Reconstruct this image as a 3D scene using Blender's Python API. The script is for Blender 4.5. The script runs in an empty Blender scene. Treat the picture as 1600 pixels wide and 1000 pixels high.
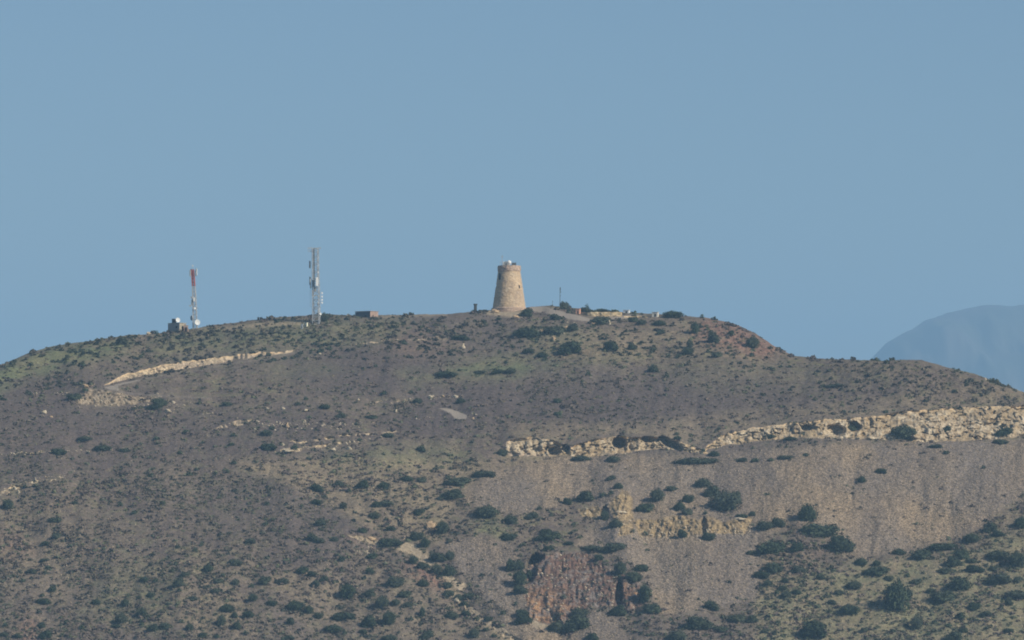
import bpy, math, random
import numpy as np
R = math.radians
random.seed(7); rng = np.random.default_rng(11)
sc = bpy.context.scene
col = sc.collection

# ------------------------------------------------------------ camera, sky, sun, exposure
F = 6818.0            # focal length in pixels of the 1600 px wide photograph
VH = 800.0            # row of the horizon
HAZE = 0.00012
cam = bpy.data.objects.new('camera', bpy.data.cameras.new('camera'))
col.objects.link(cam); sc.camera = cam
cam.location = (0, 0, 0); cam.rotation_euler = (R(90), 0, 0)
cam.data.sensor_width = 36; cam.data.lens = 36*F/1600
cam.data.shift_y = (VH-500)/1600
cam.data.clip_start = 1; cam.data.clip_end = 60000
SUN_AZ, SUN_EL = R(121), R(36)
w = bpy.data.worlds.new('World'); sc.world = w; w.use_nodes = True
nt = w.node_tree; bg = nt.nodes['Background']
sky = nt.nodes.new('ShaderNodeTexSky'); sky.sky_type = 'NISHITA'; sky.sun_disc = False
sky.sun_elevation = SUN_EL; sky.sun_rotation = SUN_AZ
sky.altitude = 0; sky.air_density = 1.0; sky.dust_density = 0.4; sky.ozone_density = 4.5
nt.links.new(sky.outputs[0], bg.inputs[0]); bg.inputs[1].default_value = 0.07
sd = bpy.data.lights.new('sun', 'SUN'); so = bpy.data.objects.new('sun', sd); col.objects.link(so)
sd.energy = 5.0; sd.angle = R(0.5); sd.color = (1.0, 0.92, 0.765)
from mathutils import Vector
sv = Vector((math.sin(SUN_AZ)*math.cos(SUN_EL), math.cos(SUN_AZ)*math.cos(SUN_EL), math.sin(SUN_EL)))
so.rotation_euler = sv.to_track_quat('Z', 'Y').to_euler()
sc.view_settings.view_transform = 'Standard'; sc.view_settings.look = 'None'
sc.view_settings.exposure = 0.08; sc.view_settings.gamma = 1
sc.cycles.max_bounces = 6; sc.cycles.volume_bounces = 1; sc.cycles.diffuse_bounces = 3
sc.cycles.filter_width = 1.9

# ------------------------------------------------------------ numpy noise
def _hash(ix, iy, s):
    h = (ix.astype(np.int64)*374761393 + iy.astype(np.int64)*668265263 + s*974634777) & 0xffffffff
    h = ((h ^ (h >> 13))*1274126177) & 0xffffffff
    return ((h ^ (h >> 16)) & 0xffff)/65535.0
def vnoise(x, y, s=0):
    ix = np.floor(x); iy = np.floor(y); fx = x-ix; fy = y-iy
    fx = fx*fx*(3-2*fx); fy = fy*fy*(3-2*fy)
    a = _hash(ix, iy, s); b = _hash(ix+1, iy, s); c = _hash(ix, iy+1, s); d = _hash(ix+1, iy+1, s)
    return (a+(b-a)*fx)*(1-fy)+(c+(d-c)*fx)*fy
def fbm(x, y, o=4, s=0, g=.5):
    t = 0; a = 1; n = 0
    for k in range(o):
        t = t+a*(vnoise(x, y, s+k*17)*2-1); n += a; a *= g; x = x*2.03+5.1; y = y*2.03+3.7
    return t/n
def worley(x, y, s=0):
    ix = np.floor(x); iy = np.floor(y); d1 = np.full(x.shape, 9.); val = np.zeros(x.shape); d2 = d1.copy()
    for i in (-1, 0, 1):
        for j in (-1, 0, 1):
            cx = ix+i; cy = iy+j
            px = cx+_hash(cx, cy, s); py = cy+_hash(cx, cy, s+5)
            d = np.hypot(px-x, py-y); n = d < d1
            d2 = np.where(n, d1, np.minimum(d2, d)); val = np.where(n, _hash(cx, cy, s+9), val); d1 = np.where(n, d, d1)
    return d1, d2, val
def sm(a, b, x):
    t = np.clip((x-a)/(b-a), 0, 1); return t*t*(3-2*t)
def seg_dist(U, V, a, b):
    ax, ay = a; bx, by = b; dx, dy = bx-ax, by-ay
    t = np.clip(((U-ax)*dx+(V-ay)*dy)/(dx*dx+dy*dy+1e-9), 0, 1)
    return np.hypot(U-ax-t*dx, V-ay-t*dy)
def poly_sd(U, V, P):       # signed distance, positive inside
    d = np.full(U.shape, 1e9); ins = np.zeros(U.shape, bool)
    for i in range(len(P)):
        a = P[i]; b = P[(i+1) % len(P)]
        d = np.minimum(d, seg_dist(U, V, a, b))
        if a[1] != b[1]:
            c = ((a[1] > V) != (b[1] > V)) & (U < (b[0]-a[0])*(V-a[1])/(b[1]-a[1])+a[0]); ins ^= c
    return np.where(ins, d, -d)
def line_d(U, V, P):
    d = np.full(U.shape, 1e9)
    for i in range(len(P)-1): d = np.minimum(d, seg_dist(U, V, P[i], P[i+1]))
    return d
def blur(a, n, ax):         # three box passes
    for _ in range(3):
        p = [(0, 0), (0, 0)]; p[ax] = (n+1, n)
        c = np.cumsum(np.pad(a, p, mode='edge'), axis=ax)
        L = a.shape[ax]; i = np.arange(L)
        a = (np.take(c, i+2*n+1, ax)-np.take(c, i, ax))/(2*n+1)
    return a

# ------------------------------------------------------------ mesh + tag helpers
def mesh_np(name, V, Fc, smooth=False, attrs=None, cols=None):
    """V (n,3); Fc (m,k) indices"""
    me = bpy.data.meshes.new(name); V = np.asarray(V, np.float32); Fc = np.asarray(Fc, np.int32)
    k = Fc.shape[1]; m = len(Fc)
    me.vertices.add(len(V)); me.vertices.foreach_set('co', V.ravel())
    me.loops.add(m*k); me.loops.foreach_set('vertex_index', Fc.ravel())
    me.polygons.add(m); me.polygons.foreach_set('loop_start', np.arange(0, m*k, k, dtype=np.int32))
    me.polygons.foreach_set('loop_total', np.full(m, k, np.int32))
    if smooth: me.polygons.foreach_set('use_smooth', np.ones(m, bool))
    me.update(calc_edges=True)
    for n, a in (attrs or {}).items():
        at = me.attributes.new(n, 'FLOAT', 'POINT'); at.data.foreach_set('value', np.asarray(a, np.float32).ravel())
    return me
def tag(o, label=None, cat=None, group=None, kind=None):
    if label: o['label'] = label
    if cat: o['category'] = cat
    if group: o['group'] = group
    if kind: o['kind'] = kind
    return o
def link(name, me, mat, parent=None, loc=None):
    o = bpy.data.objects.new(name, me); col.objects.link(o)
    if mat is not None and not me.materials: me.materials.append(getattr(mat, 'm', mat))
    if parent is not None: o.parent = parent
    if loc is not None: o.location = loc
    return o
def empty(name, loc, label, cat, group=None, rz=0):
    o = bpy.data.objects.new(name, None); col.objects.link(o); o.location = loc; o.rotation_euler.z = rz
    o.empty_display_size = .5
    return tag(o, label, cat, group)
class MB:
    def __init__(s): s.v = []; s.f = []
    def add(s, v, f):
        n = len(s.v); s.v += [tuple(p) for p in v]; s.f += [tuple(i+n for i in q) for q in f]; return s
    def box(s, c, d, rz=0, taper=1.0):
        cx, cy, cz = c; x, y, z = d[0]/2, d[1]/2, d[2]/2; co, si = math.cos(rz), math.sin(rz); v = []
        for k in (-1, 1):
            t = taper if k > 0 else 1
            for i, j in ((-1, -1), (1, -1), (1, 1), (-1, 1)):
                a, b = i*x*t, j*y*t; v.append((cx+a*co-b*si, cy+a*si+b*co, cz+k*z))
        return s.add(v, [(3, 2, 1, 0), (4, 5, 6, 7), (0, 1, 5, 4), (1, 2, 6, 5), (2, 3, 7, 6), (3, 0, 4, 7)])
    def tube(s, a, b, r, r2=None, n=6):
        r2 = r if r2 is None else r2
        a = Vector(a); b = Vector(b); d = (b-a).normalized()
        u = d.orthogonal().normalized(); w_ = d.cross(u); v = []
        for p, q in ((a, r), (b, r2)):
            for i in range(n):
                t = 2*math.pi*i/n; v.append(p+u*(q*math.cos(t))+w_*(q*math.sin(t)))
        f = [(i, (i+1) % n, n+(i+1) % n, n+i) for i in range(n)]+[tuple(range(n-1, -1, -1)), tuple(range(n, 2*n))]
        return s.add(v, f)
    def lathe(s, prof, c=(0, 0, 0), n=32, axis=None):
        """prof: (r, h) pairs along axis (default up)"""
        ax = Vector(axis or (0, 0, 1)).normalized(); u = ax.orthogonal().normalized(); w_ = ax.cross(u); c = Vector(c); v = []; f = []
        for r, h in prof:
            for i in range(n):
                t = 2*math.pi*i/n; v.append(c+ax*h+u*(r*math.cos(t))+w_*(r*math.sin(t)))
        for k in range(len(prof)-1):
            for i in range(n): j = (i+1) % n; f.append((k*n+i, k*n+j, (k+1)*n+j, (k+1)*n+i))
        if prof[0][0] > 1e-3: f.append(tuple(range(n-1, -1, -1)))
        if prof[-1][0] > 1e-3: f.append(tuple(range((len(prof)-1)*n, len(prof)*n)))
        return s.add(v, f)
    def build(s, name, mat, parent=None, loc=None, smooth=False):
        me = bpy.data.meshes.new(name); me.from_pydata([tuple(p) for p in s.v], [], s.f); me.update()
        if smooth: me.polygons.foreach_set('use_smooth', [True]*len(me.polygons))
        return link(name, me, mat, parent, loc)

# ------------------------------------------------------------ material helpers
class NT:
    def __init__(s, name):
        s.m = bpy.data.materials.new(name); s.m.use_nodes = True; s.t = s.m.node_tree; s.b = s.t.nodes['Principled BSDF']
        s.b.inputs['Roughness'].default_value = .95; s.b.inputs['Specular IOR Level'].default_value = .15
        s.pos = s.t.nodes.new('ShaderNodeTexCoord').outputs['Object']
    def n(s, t): return s.t.nodes.new(t)
    def L(s, a, b): s.t.links.new(a, b)
    def set(s, sock, v):
        if hasattr(v, 'is_linked'): s.L(v, sock)
        elif isinstance(v, tuple) and len(v) == 3 and sock.type == 'RGBA': sock.default_value = (*v, 1)
        else: sock.default_value = v
    def scale(s, v3):
        m = s.n('ShaderNodeMapping'); m.inputs['Scale'].default_value = v3; s.L(s.pos, m.inputs[0]); return m.outputs[0]
    def noise(s, scale, detail=3, vec=None, rough=.55):
        x = s.n('ShaderNodeTexNoise'); x.inputs['Scale'].default_value = scale; x.inputs['Detail'].default_value = detail
        x.inputs['Roughness'].default_value = rough; s.L(vec or s.pos, x.inputs['Vector']); return x.outputs['Fac']
    def vor(s, scale, vec=None, out='Color', feature='F1'):
        x = s.n('ShaderNodeTexVoronoi'); x.feature = feature; x.inputs['Scale'].default_value = scale; s.L(vec or s.pos, x.inputs['Vector'])
        o = x.outputs[out]
        if out == 'Color':
            sp = s.n('ShaderNodeSeparateColor'); s.L(o, sp.inputs[0]); return sp.outputs[0]
        return o
    def rng(s, v, a, b, c=0., d=1.):
        x = s.n('ShaderNodeMapRange'); x.inputs[1].default_value = a; x.inputs[2].default_value = b
        x.inputs[3].default_value = c; x.inputs[4].default_value = d; s.L(v, x.inputs[0]); return x.outputs[0]
    def math(s, op, a, b=0.):
        x = s.n('ShaderNodeMath'); x.operation = op; s.set(x.inputs[0], a); s.set(x.inputs[1], b); return x.outputs[0]
    def mix(s, f, a, b):
        x = s.n('ShaderNodeMix'); x.data_type = 'RGBA'; s.set(x.inputs[0], f); s.set(x.inputs[6], a); s.set(x.inputs[7], b); return x.outputs[2]
    def mul(s, c, f):   # colour times scalar
        x = s.n('ShaderNodeVectorMath'); x.operation = 'SCALE'
        s.set(x.inputs[0], c); s.set(x.inputs['Scale'], f); return x.outputs[0]
    def attr(s, n):
        x = s.n('ShaderNodeAttribute'); x.attribute_name = n; return x.outputs['Fac']
    def objrand(s): return s.n('ShaderNodeObjectInfo').outputs['Random']
    def color(s, c): s.set(s.b.inputs['Base Color'], c)
    def bump(s, h, st=.5, d=.1):
        x = s.n('ShaderNodeBump'); x.inputs['Strength'].default_value = st; x.inputs['Distance'].default_value = d
        s.L(h, x.inputs['Height']); s.L(x.outputs[0], s.b.inputs['Normal'])
def flat(name, c, rough=.8, var=.18, scale=2.0):
    m = NT(name); m.b.inputs['Roughness'].default_value = rough
    m.color(m.mul(m.mix(0., c, c), m.rng(m.noise(scale, 4), .3, .7, 1-var, 1+var))); return m.m
# ------------------------------------------------------------ the hill
SKY = [(-170,650),(-80,606),(0,571),(50,549),(100,538),(150,531),(200,523),(250,520),(300,514),(350,506),(400,500),(440,495),(480,493),
 (520,492),(560,493),(600,492),(650,491),(700,490),(740,487),(765,485),(800,484),(830,479),(862,478),(900,482),(950,485),(1000,489),
 (1050,492),(1100,496),(1150,507),(1180,520),(1210,541),(1240,555),(1290,561),(1350,563),(1400,563),(1440,562),(1480,573),(1520,584),
 (1560,598),(1600,613),(1680,648),(1770,690)]
VB = 1110.
us = np.arange(-170, 1771, 1.25); NR = 600
skyv = np.interp(us, [p[0] for p in SKY], [p[1] for p in SKY])
skyv = skyv + 1.3*fbm(us/26., us*0+3, 3, 5)
T = np.linspace(0, 1, NR)
U, TT = np.meshgrid(us, T)                  # rows from the foot to the crest
V = VB+(skyv[None, :]-VB)*TT
wu = U+5*fbm(U/14, V/14, 3, 31); wv = V+2.4*fbm(U/11, V/11, 3, 47)   # ragged edges for every zone

cliffs = [
 [(788,704),(791,690),(803,687),(832,682),(860,687),(884,701),(885,712),(840,712)],
 [(880,712),(885,703),(905,694),(930,687),(958,683),(982,682),(1002,684),(1042,684),(1062,690),(1082,699),(1103,703),(1112,709),(1070,705),(1040,701),(1000,704),(975,708),(930,713)],
 [(1103,704),(1108,694),(1122,683),(1160,671),(1240,660),(1300,655),(1370,650),(1430,642),(1500,637),(1600,634),(1700,636),(1780,660),(1780,690),(1700,682),(1600,682),(1500,690),(1450,690),(1380,687),(1300,684),(1240,685),(1180,690),(1130,697)],
]
cliffs_soft = [
 [(958,778),(972,764),(988,778),(990,800),(988,836),(968,838),(966,812),(950,800)],
 [(985,811),(1020,812),(1060,803),(1090,812),(1110,806),(1130,815),(1172,803),(1176,812),(1168,834),(1100,834),(1050,840),(1000,838)],
 [(905,797),(935,790),(940,808),(910,808)],
 [(543,834),(560,836),(588,842),(592,852),(575,847)],
 [(664,820),(676,813),(690,818),(686,830),(668,828)],
 [(707,930),(714,930),(735,955),(726,950)],
]
redcliff = [(824,890),(838,870),(880,862),(940,868),(948,888),(985,902),(1001,908),(1002,948),(985,955),(960,948),(920,948),(905,962),(880,976),(850,974),(826,962),(820,930)]
roadcut = [(160,601),(200,584),(250,571.5),(300,562.5),(350,557.5),(366,555.5),(366,565),(350,566),(300,575),(250,581),(210,590),(185,597)]
roadcut2 = [(371,554),(400,551.5),(440,548),(466,545),(466,548),(440,552),(400,558),(371,562)]
lowcuts = [[(116,607),(130,600),(148,600),(142,606)], [(330,672),(345,663),(380,657),(402,656),(400,661),(362,667)],
 [(436,703),(452,698),(470,701),(500,695),(548,689),(550,692),(500,700),(460,706),(440,706)], [(580,629),(600,620),(606,622),(590,629)],
 [(606,628),(650,620),(652,623),(615,631)], [(0,768),(30,756),(95,744),(98,748),(40,760),(8,774)],
 [(0,708),(60,705),(100,702),(100,705),(40,709)], [(556,537),(600,531),(615,530),(600,535)], [(440,691),(620,672),(618,675),(450,695)], [(707,929),(716,930),(742,955),(800,993),(830,1010),(826,1014),(795,999),(737,960)], [(780,706),(850,710),(850,713),(775,712)]]
rubble = [(122,625),(140,606),(165,610),(200,616),(250,621),(232,629),(190,634),(150,634),(118,631)]
scree = [
 [(722,772),(765,738),(830,722),(872,712),(1100,710),(1300,692),(1600,686),(1780,690),(1780,740),(1600,775),(1560,800),(1520,830),(1430,860),(1370,868),(1320,870),(1290,838),(1240,812),(1185,852),(1192,900),(1180,935),(1100,955),(1030,962),(1012,905),(960,868),(900,852),(945,800),(900,778),(840,802),(770,802),(728,786)],
 [(688,848),(760,834),(800,850),(812,882),(820,940),(808,965),(765,945),(722,895)],
 [(897,965),(935,950),(968,965),(975,1020),(880,1020)], [(830,1020),(760,948),(820,972),(880,985),(880,1030)]]
reds = [([(1105,498),(1150,503),(1200,528),(1230,550),(1190,560),(1140,548),(1085,534),(1085,508)], 1.3), ([(630,884),(652,884),(670,888),(690,897),(698,930),(680,915),(650,905)], 1.5),
 ([(860,560),(920,540),(980,545),(920,560)], .45), ([(0,835),(30,838),(50,862),(0,870)], .6), ([(30,960),(60,965),(70,1010),(20,1010)], .7), ([(560,520),(640,515),(720,540),(640,560)], .3),
 ([(540,835),(600,840),(620,860),(560,850)], .4), ([(950,860),(1000,850),(1170,838),(1290,860),(1190,930),(1080,930)], .25), ([(1190,770),(1280,740),(1280,830),(1200,820)], .3)]
greens = [([(-60,600),(0,575),(60,548),(130,535),(200,526),(205,545),(130,566),(40,590),(-40,630)], 1.25), ([(280,520),(440,505),(640,500),(620,530),(440,545),(260,560),(220,540)], .75),
 ([(705,570),(800,555),(850,570),(800,590),(690,592)], 1.), ([(620,580),(720,575),(700,600),(640,605)], .6), ([(735,820),(770,812),(800,822),(795,840),(750,838)], 1.2), ([(400,570),(480,560),(560,580),(440,600)], .3),
 ([(1180,905),(1320,880),(1500,862),(1600,810),(1780,780),(1780,1110),(1180,1110)], .62), ([(520,705),(700,690),(740,720),(600,735),(500,725)], .5),
 ([(180,880),(280,890),(260,990),(120,960)], .35), ([(820,498),(900,512),(1000,560),(820,585)], .5), ([(980,550),(1200,560),(1400,590),(1100,620)], .2)]
tans = [([(850,520),(1000,515),(1100,500),(1220,545),(1200,560),(1000,560),(860,560)], .55), ([(1180,870),(1330,890),(1600,850),(1780,900),(1780,1110),(1180,1110)], .85), ([(560,860),(700,920),(760,1000),(500,1010),(420,900)], .4), ([(360,720),(520,715),(760,720),(740,760),(700,800),(690,850),(590,830),(500,780)], .8), ([(640,856),(660,858),(695,888),(712,915),(735,950),(810,1005),(790,1005),(725,958),(680,900),(655,872),(622,858)], 1.6),
 ([(780,700),(860,700),(870,722),(780,730),(720,760)], .6), ([(1000,660),(1100,650),(1300,630),(1600,600),(1600,634),(1300,652),(1120,680),(1080,695),(980,680),(880,690),(800,685),(790,660)], .55),
 ([(1060,840),(1180,830),(1190,900),(1100,945),(1050,920)], .5), ([(0,780),(130,780),(150,900),(100,1000),(0,1000)], .3), ([(280,985),(200,940),(330,900),(420,960),(400,1010)], .4), ([(100,520),(250,518),(300,512),(350,508),(460,500),(470,508),(350,514),(260,526),(200,530)], .5)]
def zone(P, soft, nse=True): return sm(-soft, soft, poly_sd(wu if nse else U, wv if nse else V, P))
Z = lambda: np.zeros_like(U)
rock = Z()
for c in cliffs: rock = np.maximum(rock, zone(c, 1.5))
soft = Z()
for c in cliffs_soft: soft = np.maximum(soft, zone(c, 5))
redc = zone(redcliff, 5)
cut = np.maximum(zone(roadcut, 1.2), zone(roadcut2, 1.2)*sm(.25, .5, vnoise(U/3.5, V/9, 78)))
low = Z()
for c in lowcuts: low = np.maximum(low, zone(c, 1.3))
low = low*sm(.3, .6, vnoise(U/7, V/4, 77))
rub = zone(rubble, 3)
scr = Z()
for c in scree: scr = np.maximum(scr, zone(c, 7))
scr = scr*(1-rock)
red = Z(); grn = Z(); tan = Z()
for c, a in reds: red = np.maximum(red, a*zone(c, 14))
for c, a in greens: grn = np.maximum(grn, a*zone(c, 16))
for c, a in tans: tan = np.maximum(tan, a*zone(c, 9))
road = Z()
def road_line(P, w_, amp=1.):
    return amp*sm(1.15, .85, line_d(U, V+0*U, P)/w_)
road = np.maximum(road, zone([(162,606),(180,600),(212,594),(226,593),(205,598),(184,603),(187,610),(172,609)], 1.0, False))
road = np.maximum(road, zone([(685,637),(706,639),(731,649),(729,654),(712,656),(705,647)], 1.2, False))
road = np.maximum(road, zone([(824,480),(850,478),(880,487),(925,498),(960,495),(990,491),(1010,493),(960,500),(925,503),(890,499),(860,491),(836,487)], 1.6, False))
road = np.maximum(road, road_line([(205,597),(250,587),(300,580),(350,570),(400,563),(460,551)], 2.0, .35))
road = np.maximum(road, road_line([(172,608),(200,614),(250,618),(330,622)], 1.6, .4))
bank = Z()
for c_ in [[(618,858),(634,849),(648,852),(668,868),(686,886),(676,891),(660,880),(642,866)], [(688,892),(700,896),(730,916),(724,924),(706,914),(694,904)],
           [(543,835),(562,838),(590,846),(592,854),(572,848)], [(636,852),(600,855),(590,850),(620,846)], [(820,958),(850,976),(880,985),(870,990),(840,982),(818,966)]]: bank = np.maximum(bank, zone(c_, 2.2))
bank = np.maximum(bank, sm(5.0, 3.0, line_d(U, V+0*U, [(708,930),(722,942),(742,958),(768,976),(800,996),(830,1014)])+1.2*fbm(U/6, V/6, 2, 90)))
bank_g = bank.copy()
for c_ in [[(340,512),(400,506),(460,502),(478,506),(460,508),(400,511),(350,517)], [(595,493),(640,492),(700,490),(700,494),(600,497)], [(640,530),(700,527),(700,530),(640,533)]]: bank = np.maximum(bank, .6*zone(c_, 1.6))
bank0 = bank_g*1.
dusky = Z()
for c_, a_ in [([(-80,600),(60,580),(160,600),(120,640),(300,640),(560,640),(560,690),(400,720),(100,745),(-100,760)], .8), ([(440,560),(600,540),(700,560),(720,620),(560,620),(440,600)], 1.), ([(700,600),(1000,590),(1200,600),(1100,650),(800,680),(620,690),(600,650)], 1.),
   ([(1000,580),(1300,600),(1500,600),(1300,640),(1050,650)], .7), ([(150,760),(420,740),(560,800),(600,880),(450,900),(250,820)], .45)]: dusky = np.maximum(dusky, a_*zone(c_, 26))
pale = .85*bank+zone([(745,486),(770,484),(815,486),(824,492),(800,495),(765,493)], 3)   # trodden earth round the tower

# slope map -> depth of every point of the visible face
mpx = 0.205
def tanr(d): return np.tan(np.radians(d))
base = np.interp(V, [480,560,640,700,900,1110], [15,17,20,26,30,30])
crest = sm(16, 0, V-skyv[None, :])
base = base*(1-crest)+6*crest
steep = np.clip(rock+.85*cut+.8*redc+.6*soft+.35*low+.25*rub, 0, 1)
slope = base*(1-steep)+(72)*steep
slope = slope*(1-np.clip(road, 0, 1))+12*np.clip(road, 0, 1)
dv = np.abs(np.diff(V, axis=0, prepend=V[:1]))*mpx
g0 = dv/tanr(base); g1 = dv/tanr(slope)
dd = g1-g0
dd = dd-blur(dd, 22, 0)
Y = 1235+np.cumsum(g0, axis=0)+blur(np.cumsum(dd, axis=0), 4, 1)
# right-hand shoulder comes forward, gullies and broad relief
Y = Y-18*sm(1230, 1420, U)*sm(640, 560, V)
Y = Y+9*fbm(U/330, V/230, 3, 3)+3.6*fbm(U/85, V/110, 4, 8)*(1-crest)+2.6*(.4-np.abs(fbm(U/60+V/300, V/190, 4, 98)))*(1-crest)
gd = line_d(U, V, [(560,812),(640,858),(690,900),(735,960),(830,1040)])
Y = Y+2.2*np.exp(-(gd/34)**2)*sm(560, 640, U)
Y = Y-5*np.exp(-(line_d(U, V, [(960,770),(975,860)])/24)**2)
Y = Y+3.0*np.exp(-((U-1330)/60)**2)*sm(700, 760, V)*sm(900, 860, V)
# hollows that the sun does not reach
for (hx, hy, hw, hh, ht, dp) in [(968,691,9,8,0,5),(1047,693,17,5,.45,4),(1015,687,12,4,.1,2.5),(866,705,8,6,0,2.5),(1305,672,14,7,.1,3.5),(1335,667,9,6,0,3),(1260,668,6,4,0,2),
        (830,890,7,20,.3,4),(837,872,10,6,-.5,4),(967,930,5,18,0,4),(1100,822,4,12,0,2.5),(945,803,5,10,0,2),(1358,660,5,5,0,1.5),(884,701,5,5,0,2.5)]:
    du, dw = U-hx, V-hy; co, si = math.cos(ht), math.sin(ht)
    q = ((du*co+dw*si)/(hw*1.15))**2+((-du*si+dw*co)/(hh*1.15))**2; dp = dp*1.5
    Y = Y+dp*sm(1.6, .5, q+.5*fbm(U/6, V/6, 2, 91))
# rocky faces: blocks and ledges
d1, d2, cv = worley(U/9+.6*fbm(U/9, V/9, 2, 4), V/7, 21)
e1, e2, cw = worley(U/4.3, V/4, 22)
rk = np.clip(rock+.35*cut+.6*low, 0, 1)
big = fbm(U/38+V/30, V/22-U/90, 4, 93); crk = sm(.12, 0, np.abs(fbm(U/20+V/14, V/12-U/50, 3, 94)))
strat = fbm(U/60+V/18, V/5.5-U/45, 3, 95); rdg = 1-np.abs(fbm(U/11, V/17, 4, 96))*2.2
Y = Y+rk*(.35*(cv-.5)+.2*(cw-.5)+.9*fbm(U/9, V/12, 5, 6, .5)+2.9*big+1.5*crk+.3*strat+.9*rdg)
d1, d2, cv2 = worley(U/6+1.2*fbm(U/20, V/30, 2, 4), V/19, 23)
f1, f2, cw2 = worley(U/3.2, V/6, 24)
Y = Y+redc*(.7*(cv2-.5)+.5*(cw2-.5)+2.6*fbm(U/20, V/48, 5, 26, .6)+.8*fbm(U/4, V/9, 3, 27)+1.2*np.abs(fbm(U/13, V/40, 3, 97)))
Y = Y+soft*(1.3*(cv2-.5)+.9*(cw-.5)+.8*fbm(U/5, V/8, 2, 28))
Y = Y+rub*(.9*(cw-.5)+.8*fbm(U/4, V/4, 2, 29))
Y = Y+np.clip(red, 0, 1)*(1-redc)*(.8*(cw-.5)+.6*fbm(U/4, V/4, 2, 30))
X = (U-800)/F*Y; Zz = (VH-V)/F*Y
rough = (1-np.clip(road, 0, 1))
Zz = Zz+rough*(.16*fbm(X/1.1, Y/1.1, 3, 40)+.22*fbm(X/4, Y/4, 3, 41))*(1-.5*crest)
gx = scr*(.12*fbm(X/.6, Zz/.6, 2, 43)); Zz = Zz+gx
# runnels down the scree
Y = Y+scr*(.65*fbm(U/22+.5*fbm(U/60, V/60, 2, 1), V/150, 4, 44)+.5*np.abs(fbm(U/45, V/120, 3, 99)))
ground_pt = dict(X=X, Y=Y, Z=Zz)
def P(u, v):
    """point of the hillside seen at photo pixel (u, v)"""
    fu = min(max((u+170)/1.25, 0), len(us)-1.001); i = int(fu); fu -= i
    s = skyv[i]*(1-fu)+skyv[i+1]*fu
    ft = min(max((v-VB)/(s-VB), 0), 1)*(NR-1); ft = min(ft, NR-1.001); j = int(ft); ft -= j
    r = []
    for A in (X, Y, Zz):
        r.append((A[j, i]*(1-fu)+A[j, i+1]*fu)*(1-ft)+(A[j+1, i]*(1-fu)+A[j+1, i+1]*fu)*ft)
    return Vector(r)
def crest_pt(u): return P(u, 0)
# rows behind the crest and below the foot
back = []
Yc, Xc, Zc = Y[-1], X[-1], Zz[-1]
for d, dz in ((4,.0),(10,-.1),(20,-.3),(32,-1.2),(48,-5),(75,-14),(110,-28),(160,-50),(230,-90),(320,-160)):
    yy = Yc+d; back.append((Xc+(U[-1]-800)/F*d, yy, np.maximum(Zc+dz+.3*fbm(Xc/5, yy/5, 2, 50), -78)))
front = []
Yf, Xf, Zf = Y[0], X[0], Zz[0]
for d, dz in ((170,-40),(95,-27),(45,-14),(18,-6),(6,-2)):
    yy = Yf-d; front.append((Xf-(U[0]-800)/F*d, yy, np.maximum(Zf+dz+.4*fbm(Xf/9, yy/9, 2, 51), -78)))
XX = np.vstack([f[0] for f in front]+[X]+[b[0] for b in back])
YY = np.vstack([f[1] for f in front]+[Y]+[b[1] for b in back])
ZZ = np.vstack([f[2] for f in front]+[Zz]+[b[2] for b in back])
def ext(A):
    A = np.vstack([np.repeat(A[:1], len(front), 0), A, np.repeat(A[-1:], len(back), 0)])
    return np.hstack([np.repeat(A[:, :1], 6, 1), A, np.repeat(A[:, -1:], 6, 1)])
SD = np.array([12., 35., 80., 150., 240., 340.]); nS = len(SD)
def side(A, sgn): return A[:, :1] if sgn < 0 else A[:, -1:]
fall = 1-sm(0, 340, SD)[None, :]
def zside(sgn):
    e = side(ZZ, sgn); return -78+(e+78)*fall+2.5*fbm(side(XX, sgn)/30+SD[None]/25, side(YY, sgn)/30, 3, 52)*np.minimum(1, (e+78)/40)*fall
XX, YY, ZZ = (np.hstack([side(XX, -1)-SD[None, ::-1], XX, side(XX, 1)+SD[None]]), np.hstack([np.repeat(side(YY, -1), nS, 1), YY, np.repeat(side(YY, 1), nS, 1)]),
              np.hstack([zside(-1)[:, ::-1], ZZ, zside(1)]))
nr, nc = XX.shape
ii = (np.arange(nr-1)[:, None]*nc+np.arange(nc-1)[None, :]).ravel()
FC = np.stack([ii, ii+1, ii+nc+1, ii+nc], 1)
orange = sm(60, 10, np.hypot(wu-845, (wv-950)*1.2))+.6*sm(25, 5, np.hypot(wu-985, wv-925))
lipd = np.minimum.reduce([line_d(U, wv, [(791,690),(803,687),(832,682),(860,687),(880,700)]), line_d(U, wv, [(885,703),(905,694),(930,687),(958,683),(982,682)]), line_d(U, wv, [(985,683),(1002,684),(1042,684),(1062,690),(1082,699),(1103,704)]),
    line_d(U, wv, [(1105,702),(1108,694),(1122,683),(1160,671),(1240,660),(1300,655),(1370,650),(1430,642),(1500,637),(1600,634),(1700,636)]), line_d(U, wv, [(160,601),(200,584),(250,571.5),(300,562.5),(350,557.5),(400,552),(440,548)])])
lip = np.exp(-(lipd/2.0)**2)*.85*(.45+.55*sm(.3, .6, vnoise(U/4, V*0, 88)))  # overlit upper edge of cliffs and road cut, painted as brighter colour
attrs = dict(lip=ext(lip), orange=ext(orange), rock=ext(np.clip(rock, 0, 1)), cut=ext(np.clip(cut+low+bank0, 0, 1)), dusk=ext(dusky), soft=ext(soft), redc=ext(redc), rub=ext(rub), scree=ext(scr), red=ext(red), green=ext(grn),
             tan=ext(tan), road=ext(road), pale=ext(pale))
g = NT('hillside_ground'); po = g.pos
n_big = g.noise(.012, 4); n_mid = g.noise(.09, 4); n_fine = g.noise(1.1, 4); cell = g.vor(2.2); cell2 = g.vor(4.5)
c = g.mix(g.rng(n_mid, .38, .62), (.126,.097,.080), (.172,.135,.100))
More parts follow.
